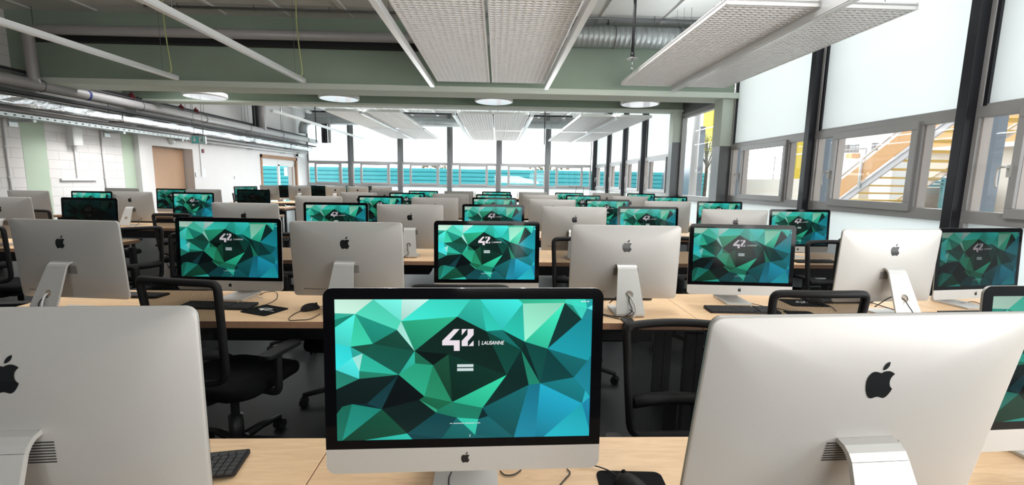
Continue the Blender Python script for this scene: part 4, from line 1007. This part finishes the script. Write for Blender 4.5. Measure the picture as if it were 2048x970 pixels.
BACK = {1: [(-0.906, 0.865, 3.1), (0.702, 0.832, 3.4)],
        2: [(-2.37, 2.56, -6.0), (-0.87, 2.64, -1.2), (0.76, 2.63, -0.7), (2.33, 2.59, 4.3)],
        3: [(-2.41, 4.42, -3.2), (-0.86, 4.51, 1.3), (0.77, 4.49, -0.3), (2.35, 4.40, -2.6)],
        4: [(-2.44, 6.28, -2), (-0.87, 6.36, 0.9), (0.76, 6.24, 0), (2.36, 6.20, -0.2)],
        5: [(-2.47, 8.17, -0.4), (-0.84, 8.20, 0.3), (0.79, 8.31, -0.5), (2.43, 8.23, -0.8)],
        6: [(-2.45, 9.97, -0.3), (-0.85, 10.10, 0), (0.81, 10.25, -0.2), (2.52, 10.37, -1.2)]}
for rw in range(1, 7):
    for i, (x, y, yw, scn) in enumerate(sorted(FRONT[rw], key=lambda t: -t[0])):
        if rw == 1: lb = ['computer with lit green screen in the front desk row, cut by the frame edge', 'large computer with lit green screen, in the middle of the front desk row'][i]
        else: lb = 'computer showing a lit green screen, %s, %s screen from the window wall' % (ROWN[rw], ORD[i])
        put_computer(x, y, yw, 'f', lb, scn, 'computers facing the camera')
    for i, (x, y, yw) in enumerate(sorted(BACK[rw], key=lambda t: -t[0])):
        if rw == 1: lb = ['large silver computer back in the front desk row, on the window side', 'large silver computer back in the front desk row, on the door side'][i]
        else: lb = 'silver computer seen from behind, %s, %s back from the window wall' % (ROWN[rw], ORD[i])
        put_computer(x, y, yw, 'b', lb, 'screen_mid', 'computers turned away', {(1, 0): 6.5, (1, 1): -3.0}.get((rw, i), 0.0), 0.016 if (rw, i) == (1, 0) else 0.0)
# wall side block: x from the pixel column, y from the row
SIDE = [(174, 4.95, -6, 'f', 'screen_dark', 'computer with black screen, first row of the wall side desks'),
        (8, 4.93, -3, 'b', 'screen_mid', 'silver computer seen from behind, first row of the wall side desks'),
        (182, 6.92, -5, 'f', 'screen_mid', 'lit computer peeping over a black screen, second row of wall side desks'),
        (385, 6.98, -4, 'f', 'screen_mid', 'lit computer beside the aisle, second row of the wall side desks'),
        (62, 6.9, -5, 'b', 'screen_mid', 'silver computer seen from behind, second row, beside the first green stripe'),
        (266, 6.98, -3, 'b', 'screen_mid', 'silver computer seen from behind with its stand, second row, before the pillar'),
        (345, 8.85, -4, 'f', 'screen_dim', 'dim lit computer in front of the peach door'),
        (507, 9.0, -2, 'f', 'screen_dark', 'computer with black screen near the glazed wooden door'),
        (248, 8.75, -3, 'b', 'screen_mid', 'silver computer top seen from behind, third row, below the white wall pillar'),
        (410, 8.8, 1, 'b', 'screen_mid', 'silver computer seen from behind, third row, beside the peach door')]
for px, y, yw, k, scn, lb in SIDE:
    p = at_y(px, 400, y); put_computer(p.x, y, yw, k, lb, scn, 'computers of the wall side desks')
FARG = [(493, 12.0, 64, 'f', 'screen_dim', 'distant computer half hidden behind a black screen near the glazed door'),
        (540, 13.9, -14, 'b', 'screen_mid', 'distant white lit computer back in front of the glazed door'),
        (564, 14.3, 42, 'f', 'screen_dark', 'distant computer turned aside, screen dark, in front of the glazed door'),
        (600, 14.0, 8, 'b', 'screen_mid', 'distant computer back below the first far window'),
        (616, 14.6, 55, 'f', 'screen_dark', 'distant dark screen turned aside below the first far window'),
        (636, 14.4, 12, 'f', 'screen_dark', 'distant dark screen facing the room below the first far window'),
        (672, 14.3, -4, 'b', 'screen_mid', 'distant computer back beside the first far column'),
        (690, 14.9, 30, 'f', 'screen_dim', 'distant faintly lit screen beside the first far column'),
        (716, 14.4, 4, 'b', 'screen_mid', 'distant computer back just past the first far column'),
        (731, 15.1, 58, 'f', 'screen_dark', 'distant dark screen turned aside past the first far column'),
        (764, 14.4, -3, 'b', 'screen_mid', 'distant pale computer back between the first and second far columns')]
for px, y, yw, k, scn, lb in FARG:
    p = at_y(px, 380, y); put_computer(p.x, y, yw, k, lb, scn, 'distant computers by the far windows')

# ================================================================ DESKS
def desk(x0, x1, y0, y1, label, legs=True, tray=True):
    r = thing('desk', label, 'desk', ((x0+x1)/2, (y0+y1)/2, 0), 0, 'wooden desks')
    a, b = (x1-x0)/2 - 0.001, (y1-y0)/2
    mb = MB(); mb.box((-a, -b, 0.702), (a, b, 0.74))
    mb.mi = [1, 0, 1, 1, 1, 1]
    mb.build('desktop', [M['maple'], M['maple_edge']], r, 0.002)
    f = MB()
    f.box((-a+0.08, -b+0.10, 0.655), (a-0.08, -b+0.14, 0.701)); f.box((-a+0.08, b-0.14, 0.655), (a-0.08, b-0.10, 0.701))
    for sx in (-1, 1): f.box((sx*(a-0.10)-0.02, -b+0.06, 0.655), (sx*(a-0.10)+0.02, b-0.06, 0.701))
    f.build('frame', M['black_metal'], r)
    for sx in (-1, 1):
        for sy in (-1, 1):
            lg = MB(); lg.box((sx*(a-0.028)-0.025, sy*(b-0.09)-0.025, 0.012), (sx*(a-0.028)+0.025, sy*(b-0.09)+0.025, 0.655)); lg.lathe([(0.022, 0.0), (0.022, 0.012)], (sx*(a-0.028), sy*(b-0.09), 0), 10)
            lg.build('leg', M['black_metal'], r)
    if tray:
        t = MB(); t.box((-a+0.2, -0.12, 0.56), (a-0.2, 0.12, 0.566)); t.box((-a+0.2, -0.12, 0.56), (a-0.2, -0.115, 0.70)); t.box((-a+0.2, 0.115, 0.56), (a-0.2, 0.12, 0.70))
        t.build('cable_tray', M['black_metal'], r)
    return r
ROWY = {1: (0.58, 1.245), 2: (2.335, 2.985), 3: (4.15, 4.90), 4: (5.99, 6.87), 5: (7.90, 8.62), 6: (9.70, 10.62)}
MODS = {1: [(-2.07, -0.467), (-0.467, 1.13), (1.13, 2.73)], 2: [(-2.74, -0.467), (-0.467, 1.13), (1.13, 2.73), (2.73, 3.66)]}
SEG = {3: ['on the door side end', 'second from the door side end', 'third from the door side end', 'on the window side end'], }
for rw in range(1, 7):
    ms = MODS.get(rw, [(-2.85, -0.467), (-0.467, 1.13), (1.13, 2.73), (2.73, 3.75)])
    for i, (x0, x1) in enumerate(ms):
        nm = ['on the door side end', 'in the middle', 'on the window side end'] if len(ms) == 3 else SEG[3]
        desk(x0, x1, *ROWY[rw], 'maple topped desk on black legs, %s, %s' % (ROWN[rw], nm[i]))
desk(-6.9, -4.22, 4.66, 5.42, 'maple topped desk beside the block wall, first wall side row')
desk(-7.9, -4.2, 6.62, 7.36, 'maple topped desk beside the block wall, second wall side row')
desk(-8.2, -4.3, 8.5, 9.25, 'maple topped desk beside the block wall, third wall side row')
desk(-6.9, -5.2, 11.2, 12.0, 'maple topped desk near the second green column line, by the glazed door')
desk(-7.9, -6.4, 13.55, 14.7, 'maple topped desk in front of the glazed wooden door')
desk(-6.38, -3.0, 13.6, 15.4, 'maple topped desk below the first far windows')
desk(-2.2, 3.6, 19.6, 20.3, 'long maple topped desk by the far glass wall')

# ================================================================ CHAIRS
def make_chair():
    r = thing('office_chair', 'black mesh office chair', 'chair')
    def bk(x, z):
        return (x*0.88, -0.215 - 0.035*(1-(x/0.24)**2) - (z-0.55)*0.10, z)
    lp = []
    for x, z in [(0.0,0.545),(0.10,0.545),(0.17,0.555),(0.205,0.59),(0.215,0.68),(0.223,0.80),(0.230,0.92),(0.234,0.99),(0.229,1.015),(0.205,1.028),(0.10,1.032),(0,1.033)]: lp.append(bk(x, z))
    lp2 = lp + [(-x, y, z) for x, y, z in lp[-2:0:-1]]
    path = smooth_path(lp2 + [lp2[0]], 3)[:-1]
    MB().tube(path, 0.0175, 8, True).build('back_frame', M['dark_plastic'], r)
    g = MB(); nx, nz = 12, 12; vs = []
    for j in range(nz+1):
        z = 0.555 + 0.470*j/nz; hw = 0.195 + 0.03*min(1, j/nz*1.2)
        if j == 0 or j == nz: hw *= 0.93
        for i in range(nx+1): vs.append(bk(-hw + 2*hw*i/nx, z))
    g.add(vs, [(j*(nx+1)+i, j*(nx+1)+i+1, (j+1)*(nx+1)+i+1, (j+1)*(nx+1)+i) for j in range(nz) for i in range(nx)], True)
    g.build('mesh_back', M['mesh'], r)
    l = MB(); l.tube([(-0.18, -0.240, 0.70), (-0.09, -0.272, 0.695), (0, -0.285, 0.695), (0.09, -0.272, 0.695), (0.18, -0.240, 0.70)], 0.028, 8); l.build('lumbar_bar', M['dark_plastic'], r)
    s = MB(); s.tube(smooth_path([(0, 0.02, 0.41), (0, -0.16, 0.415), (0, -0.27, 0.47), (0, -0.30, 0.58), (0, -0.295, 0.70)], 5), [0.035]*10+[0.03]*11, 8); s.build('back_bracket', M['dark_plastic'], r)
    o = rrect(0.245, 0.235, 0.10, 6); n = len(o); vs = []
    for q, z in ((0.90, 0.425), (0.985, 0.435), (1.0, 0.455), (0.985, 0.48), (0.93, 0.493), (0.6, 0.497)):
        vs += [(x*q, 0.03+y*q, z - (0.02 if y > 0.2 and z > 0.46 else 0)) for x, y in o]
    c = MB(); c.add(vs, [(i*n+k, i*n+(k+1)%n, (i+1)*n+(k+1)%n, (i+1)*n+k) for i in range(5) for k in range(n)] + [tuple(range(n))[::-1], tuple(5*n+k for k in range(n))], True)
    c.build('seat', M['fabric'], r)
    for sx in (-1, 1):
        a = MB(); a.tube(smooth_path([(sx*0.20, -0.02, 0.42), (sx*0.285, -0.03, 0.43), (sx*0.295, -0.03, 0.52), (sx*0.29, -0.02, 0.625)], 5), 0.019, 8)
        ob = a.build('armrest', M['dark_plastic'], r)
        pd = MB(); pd.prism(rrect(0.038, 0.125, 0.03, 4), lambda x, y, d: (sx*0.285+x, 0.01+y, d), 0.62, 0.645); pd.build('arm_pad', M['black_plastic'], ob, 0.006)
    mb = MB(); mb.box((-0.085, -0.13, 0.385), (0.085, 0.13, 0.428)); mb.cyl((0.08, 0.05, 0.40), (0.23, 0.06, 0.385), 0.007, 6); mb.build('tilt_mechanism', M['black_metal'], r, 0.01)
    MB().lathe([(0.036, 0.10), (0.036, 0.25), (0.022, 0.252), (0.022, 0.39)], n=14).build('gas_column', M['black_metal'], r)
    b = MB()
    b.lathe([(0.055, 0.075), (0.055, 0.125), (0.03, 0.13)], n=14)
    for k in range(5):
        t = 2*pi*k/5 + 0.3
        b.tube([(0.03*cos(t), 0.03*sin(t), 0.105), (0.17*cos(t), 0.17*sin(t), 0.10), (0.315*cos(t), 0.315*sin(t), 0.075)], [0.026, 0.022, 0.016], 7)
    b.build('star_base', M['black_plastic'], r)
    for k in range(5):
        t = 2*pi*k/5 + 0.3; x, y = 0.312*cos(t), 0.312*sin(t); w = MB()
        for sd in (-1, 1):
            ox, oy = -sin(t)*0.017*sd, cos(t)*0.017*sd
            w.cyl((x+ox*0.4, y+oy*0.4, 0.029), (x+ox*1.5, y+oy*1.5, 0.029), 0.029, 12)
        w.cyl((x, y, 0.03), (x, y, 0.08), 0.010, 6)
        w.build('caster', M['rubber'], r)
    return r
chair0 = make_chair(); cu = [False]
def put_chair(x, y, rz, label, sz=1.0):
    o = dup(chair0) if cu[0] else chair0; cu[0] = True
    place(o, (x, y, 0.001), R(rz), label, 'black office chairs'); o.scale = (1, 1, sz)
    return o
put_chair(-1.365, 2.27, -13, 'black mesh office chair with dark frame between front and second rows, seen from behind')
put_chair(-0.155, 2.19, 0, 'black mesh chair back showing just over the middle front screen')
put_chair(0.715, 1.41, 180, 'large black mesh chair back behind the front desk, beside the silver computer', 0.915)
put_chair(1.41, 2.13, 0, 'black mesh office chair seen from behind, facing the second row toward the windows')
put_chair(-0.96, 2.93, 180, 'black office chair pushed under the second row from behind, seat showing below')
put_chair(2.74, 3.30, 178, 'black mesh chair behind the second row, beside the windowside silver back')
put_chair(3.18, 4.10, 6, 'black mesh chair drawn up to the third row by the windows')
put_chair(1.62, 4.02, -8, 'black mesh chair drawn up to the third row, half hidden by silver back')
put_chair(0.62, 3.32, 170, 'black mesh chair behind the second row, in the middle')
put_chair(-0.08, 3.95, 3, 'black mesh chair drawn up to the third row behind the middle screen')
put_chair(-1.72, 4.0, -4, 'black mesh chair drawn up to the third row near the aisle')
put_chair(-2.42, 3.34, 172, 'black mesh chair behind the second row at the door side end')
put_chair(-3.35, 4.2, 40, 'black mesh chair standing loose in the aisle before the wall side desks')
put_chair(-3.92, 5.78, 4, 'black mesh chair in the aisle, back toward camera, before the lit screens')
put_chair(-5.85, 6.12, 0, 'black mesh chair at the second wall side row, behind the black screen')
put_chair(-5.10, 6.05, 5, 'black mesh chair at the second wall side row, beside the black screen')
put_chair(-3.20, 3.30, 100, 'black chair at the frame edge beside the second desk row')
put_chair(-4.45, 4.25, 0, 'black mesh chair drawn up to the first wall side row')
put_chair(-4.60, 8.02, 0, 'black mesh chair at the third wall side row, before the black screen')
p = at_z(580, 415, 0.5)
put_chair(p.x, p.y - 2.6, -70, 'distant black chair turned sideways in front of the glazed wooden door')

# ================================================================ SMALL THINGS ON THE DESKS
def make_keyboard():
    r = thing('keyboard', 'black keyboard', 'keyboard')
    b = MB(); b.prism(rrect(0.21, 0.057, 0.008, 3), lambda x, y, d: (x, y, d + (y+0.057)*0.045), 0.0, 0.009); b.build('case', M['black_plastic'], r)
    k = MB(); rnd = random.Random(2)
    for j in range(6):
        y = -0.046 + j*0.0185; h = 0.012 if j == 5 else 0.0155
        x = -0.203
        blocks = ([0.0155]*15 if j else [0.022, 0.0155, 0.02, 0.095, 0.02, 0.0155, 0.0155, 0.022])
        for w in blocks:
            if x + w > 0.085: break
            k.box((x, y, 0.0085+(y+0.057)*0.045), (x+w, y+h, 0.0125+(y+0.057)*0.045)); x += w + 0.0033
        for x in [0.092, 0.111, 0.130, 0.152, 0.171, 0.190]:
            k.box((x, y, 0.0085+(y+0.057)*0.045), (x+0.0155, y+h, 0.0125+(y+0.057)*0.045))
    k.build('keys', M['key'], r)
    return r
kb0 = make_keyboard(); ku = [False]
def put_kb(x, y, rz, label):
    o = dup(kb0) if ku[0] else kb0; ku[0] = True
    place(o, (x, y, 0.741), R(rz), label, 'black keyboards'); return o
put_kb(1.475, 2.575, -2, 'black keyboard before the lit screen beyond the big silver back')
put_kb(-1.62, 2.60, -3, 'black keyboard seen through a chair back, second desk row')
put_kb(0.80, 2.86, 181, 'black keyboard beyond the silver back with hanging cables')
put_kb(-0.84, 2.86, 178, 'black keyboard beyond the silver back behind the front screen')
put_kb(-2.30, 2.84, 176, 'black keyboard beyond the silver back at the door side end')
put_kb(2.25, 2.82, 183, 'black keyboard beyond the silver back beside the windows')
put_kb(2.86, 2.50, 4, 'black keyboard before the dim screen at the window end')
put_kb(-0.87, 1.085, 190, 'black keyboard, only a corner showing beside the big doorside computer')
put_kb(0.02, 2.50, 0, 'black keyboard before the second row middle screen')
put_kb(3.15, 4.30, 2, 'black keyboard before the third row window end screen')
put_kb(-0.04, 4.45, 0, 'black keyboard before the third row middle screen')
def make_pad(name, w, d, logo):
    r = thing(name, 'black mouse mat', 'mouse mat')
    MB().prism(rrect(w/2, d/2, 0.018, 5), lambda x, y, z: (x, y, z), 0.0, 0.003).build('mat', M['pad'], r)
    if logo:
        g = MB(); sc_ = 0.075/434.0
        fn = lambda x, y, z: ((x-560)*sc_, (420-y)*sc_*1.0 + 0.01, z)
        for poly in ([(440,270),(518,270),(378,424),(520,424),(520,570),(440,570),(440,493),(278,493),(278,430)], [(628,270),(712,270),(712,350),(632,440),(632,505),(548,505),(548,432),(628,350)], [(548,270),(620,270),(548,355)], [(712,430),(712,505),(640,505)], [(780,470),(980,470),(980,500),(780,500)]):
            g.prism(poly, fn, 0.003, 0.0034)
        g.build('printed_mark', M['mark'], r)
    return r
def put_pad(x, y, rz, w, d, label, logo=True):
    o = make_pad('mouse_mat', w, d, logo); place(o, (x, y, 0.7405), R(rz), label, 'mouse mats'); return o
put_pad(-1.32, 2.535, -24, 0.20, 0.165, 'black mouse mat with a white printed number, turned askew, second row')
put_pad(1.985, 2.765, -3, 0.24, 0.17, 'black mouse mat with mouse, seen through a chair back')
put_pad(1.80, 2.52, -4, 0.16, 0.11, 'small black mat beside the keyboard, behind the chair frame', False)
put_pad(0.345, 0.985, -3, 0.168, 0.19, 'black mouse mat in the front row beside the middle screen')
def make_mouse():
    r = thing('mouse', 'black mouse', 'mouse')
    b = MB(); vs = []; fs = []; n, m_ = 16, 9
    for i in range(m_):
        t = i/(m_-1); y = -0.056 + 0.112*t
        hw = 0.031*(1-(abs(2*t-1))**2.6)**0.5*(0.93+0.1*(1-t)) if 0 < t < 1 else 0.003
        hz = 0.037*(1-(abs(2*t-0.92))**2.4)**0.5 if abs(2*t-0.92) < 1 else 0.002
        hz = max(hz, 0.003)
        for k in range(n):
            a = pi*k/(n-1); vs.append((hw*cos(a), y, 0.001 + hz*sin(a)))
    for i in range(m_-1):
        for k in range(n-1): fs.append((i*n+k, i*n+k+1, (i+1)*n+k+1, (i+1)*n+k))
        fs.append((i*n+n-1, i*n, (i+1)*n, (i+1)*n+n-1))
    fs.append(tuple(range(n))); fs.append(tuple((m_-1)*n+k for k in range(n))[::-1])
    b.add(vs, fs, True); b.build('body', M['dark_plastic'], r)
    MB().tube([(0, 0.034, 0.030)]*1 + [(0.006, 0.034, 0.030)], 0.006, 10).build('wheel', M['rubber'], r)
    MB().tube(smooth_path([(0, 0.055, 0.008), (0.0, 0.085, 0.004), (-0.02, 0.12, 0.0035), (-0.06, 0.15, 0.0035)], 5), 0.0018, 5).build('cord', M['cable_b'], r)
    return r
ms0 = make_mouse(); mu = [False]
def put_mouse(x, y, z, rz, label):
    o = dup(ms0) if mu[0] else ms0; mu[0] = True
    place(o, (x, y, z), R(rz), label, 'computer mice'); return o
put_mouse(0.338, 1.0, 0.7445, 28, 'black mouse on the front row mat')
put_mouse(-1.07, 2.555, 0.741, -42, 'black mouse on the bare desk beside the middle front screen edge')
put_mouse(2.05, 2.745, 0.7445, 10, 'grey black mouse on the mat seen through a chair')
def cable(pts, r_, m_, label, n=7):
    o = MB().tube(smooth_path(pts, n), r_, 6).build('cable', M[m_]); tag(o, label, 'cable', 'desk cables'); return o
zt = 0.7435
def hang(x, y, yaw, lab, white=True, two=True):
    """leads passing through the stand hole of a computer turned away, dropping behind the stand"""
    Mx = Matrix.Translation((x, y, 0.741)) @ Matrix.Rotation(R(yaw)+pi, 4, 'Z')
    P = lambda u, v, w: Mx @ Vector((u, v, w))
    if white: cable([P(0.03, 0.07, 0.10), P(0.008, 0.135, 0.120), P(-0.004, 0.170, 0.108), P(-0.020, 0.200, 0.07), P(-0.024, 0.208, 0.03), P(-0.01, 0.215, 0.004)], 0.0045, 'cable_w', 'white cable in the stand hole, ' + lab)
    cable([P(0.09, 0.06, 0.045), P(0.03, 0.10, 0.115), P(0.004, 0.145, 0.115), P(0.008, 0.185, 0.085), P(-0.004, 0.206, 0.045), P(0.022, 0.214, 0.02), P(0.045, 0.21, 0.004)], 0.003, 'cable_b', 'black cable in the stand hole, ' + lab)
    if two: cable([P(0.01, 0.205, 0.05), P(-0.012, 0.211, 0.03), P(0.016, 0.213, 0.012), P(0.06, 0.205, 0.006), P(0.13, 0.16, 0.003), P(0.17, 0.09, 0.003), P(0.16, 0.03, 0.02), P(0.15, 0.03, 0.07)], 0.003, 'cable_b', 'black looped cable behind the stand, ' + lab)
hang(0.76, 2.63, -0.7, 'second row silver back above the power box')
hang(-2.37, 2.56, -6, 'second row silver back at the door side end')
hang(2.33, 2.59, 4.3, 'second row silver back by the windows', False)
hang(-0.87, 2.64, -1.2, 'second row silver back behind the front screen', False, False)
hang(-0.86, 4.51, 1.3, 'third row silver back beside the middle screen', True, False)
hang(-5.27, 6.98, -3, 'wall side silver back before the pillar', False, False)
cable([at_z(1720, 600, zt), at_z(1745, 606, zt+0.01), at_z(1770, 614, zt), at_z(1790, 620, zt)], 0.003, 'cable_b', 'black cable behind the windowside silver back, upper lead')
cable([at_z(1705, 598, zt), at_z(1725, 610, zt+0.004), at_z(1738, 622, zt), at_z(1765, 629, zt)], 0.003, 'cable_b', 'black cable behind the windowside silver back, lower lead')
cable([at_z(1600, 596, zt), at_z(1625, 601, zt), at_z(1660, 612, zt), at_z(1672, 622, zt)], 0.0022, 'cable_b', 'thin mouse cable crossing the desk by the chair frame')
cable([at_z(1490, 604, zt), at_z(1512, 609, zt+0.006), at_z(1530, 613, zt), at_z(1560, 618, zt), at_z(1610, 631, zt)], 0.0022, 'cable_b', 'thin cable running from the lit screen past its keyboard')
cable([at_z(1905, 600, zt), at_z(1925, 606, zt+0.008), at_z(1945, 603, zt), at_z(1965, 609, zt)], 0.0022, 'cable_b', 'thin cable under the dim screen at the window end')
cable([at_z(520, 590, zt), at_z(532, 584, zt), at_z(552, 584, zt+0.006), at_z(554, 596, zt), at_z(540, 606, zt), at_z(515, 615, zt)], 0.0022, 'cable_b', 'thin cable curling over the desk to the askew mat')
cable([at_z(500, 598, zt), at_z(515, 594, zt+0.004), at_z(526, 597, zt), at_z(512, 606, zt), at_z(485, 616, zt)], 0.0026, 'cable_w', 'pale cable beside the keyboard and askew mat')
cable([at_z(610, 618, zt), at_z(585, 630, zt), at_z(578, 640, zt), at_z(600, 640, zt), at_z(620, 638, zt), at_z(640, 628, zt)], 0.0022, 'cable_b', 'mouse cable looping near the desk edge, second row')
cable([at_z(1000, 942, zt), at_z(1010, 950, zt), at_z(1028, 949, zt), at_z(1042, 940, zt)], 0.0018, 'cable_b', 'short thin cable beside the front middle stand')
cable([at_z(1134, 938, zt), at_z(1140, 946, zt), at_z(1130, 958, zt), at_z(1118, 972, zt)], 0.0018, 'cable_b', 'thin cable below the front screen beside the mouse mat')
cable([at_z(903, 944, zt+0.012), at_z(898, 955, zt+0.012), at_z(897, 972, zt+0.012)], 0.0018, 'cable_b', 'thin cable lying over the front middle stand foot')
cable([at_z(1202, 940-330, zt), at_z(1190, 616, zt), at_z(1200, 628, zt), at_z(1222, 634, zt), at_z(1240, 638, zt)], 0.0025, 'cable_b', 'black cable tangle beside the stand above the power box')
# power box clamped to the desk edge
o = thing('power_box', 'black power box clamped to the second row desk edge', 'power box', (0.722, 2.30, 0.70))
MB().box((-0.035, -0.03, -0.05), (0.035, 0.034, 0.052)).build('body', M['black_plastic'], o, 0.006)
MB().box((-0.03, 0.034, 0.041), (0.03, 0.10, 0.05)).build('clamp_plate', M['black_metal'], o)
# things along the far glass wall
rnd = random.Random(12)
k = 0
for px in (925, 934, 943, 951, 1036, 1043, 1050, 1057, 1064, 1127, 1134):
    p = at_y(px, 380, 19.95); k += 1
    o = MB().box((-0.045, -0.12, 0), (0.045, 0.12, 0.01)).box((-0.045, -0.12, 0), (-0.035, 0.12, 0.34)).box((0.035, -0.12, 0), (0.045, 0.12, 0.26)).box((-0.045, 0.11, 0), (0.045, 0.12, 0.34)).build('file_holder', M['white_paint'])
    o.location = (p.x, p.y, 0.741); o.rotation_euler = (0, 0, rnd.uniform(-0.2, 0.2))
    tag(o, 'white upright file holder on the far desk before the glass wall', 'file holder', 'white file holders by the far glass wall')
for px, s in ((1150, 'first'), (1165, 'second')):
    p = at_y(px, 380, 20.0); r_ = thing('desk_lamp', 'distant thin black angled desk lamp, %s from the file holders' % s, 'lamp', (p.x, 20.0, 0.741), 0, 'angled desk lamps')
    MB().lathe([(0.09, 0), (0.09, 0.02), (0.02, 0.03)], n=16).build('base', M['black_metal'], r_)
    MB().tube([(0, 0, 0.02), (0.06, 0, 0.50), (-0.16, 0, 0.53)], 0.012, 6).build('arm', M['black_metal'], r_)
    MB().box((-0.30, -0.04, 0.515), (-0.14, 0.04, 0.535)).build('head', M['black_metal'], r_)
p = at_y(1183, 385, 21.8)
o = thing('floor_cabinet', 'white floor cabinet at the glass corner', 'cabinet', (p.x, 21.8, 0))
MB().box((-0.2, -0.25, 0), (0.2, 0.25, 1.08)).build('body', M['socket'], o, 0.01)
MB().box((-0.19, -0.258, 0.04), (0.19, -0.25, 1.05)).build('door', M['white_paint'], o)
o = MB().box((-0.11, -0.01, 0), (0.11, 0.01, 0.40)).build('hanging_sheet', M['paper'])
p = at_y(657, 388, 15.1); o.location = (p.x, p.y, 0.741); o.rotation_euler = (R(-6), 0, R(8)); tag(o, 'pale blue sheet stood up among the distant computers', 'paper')
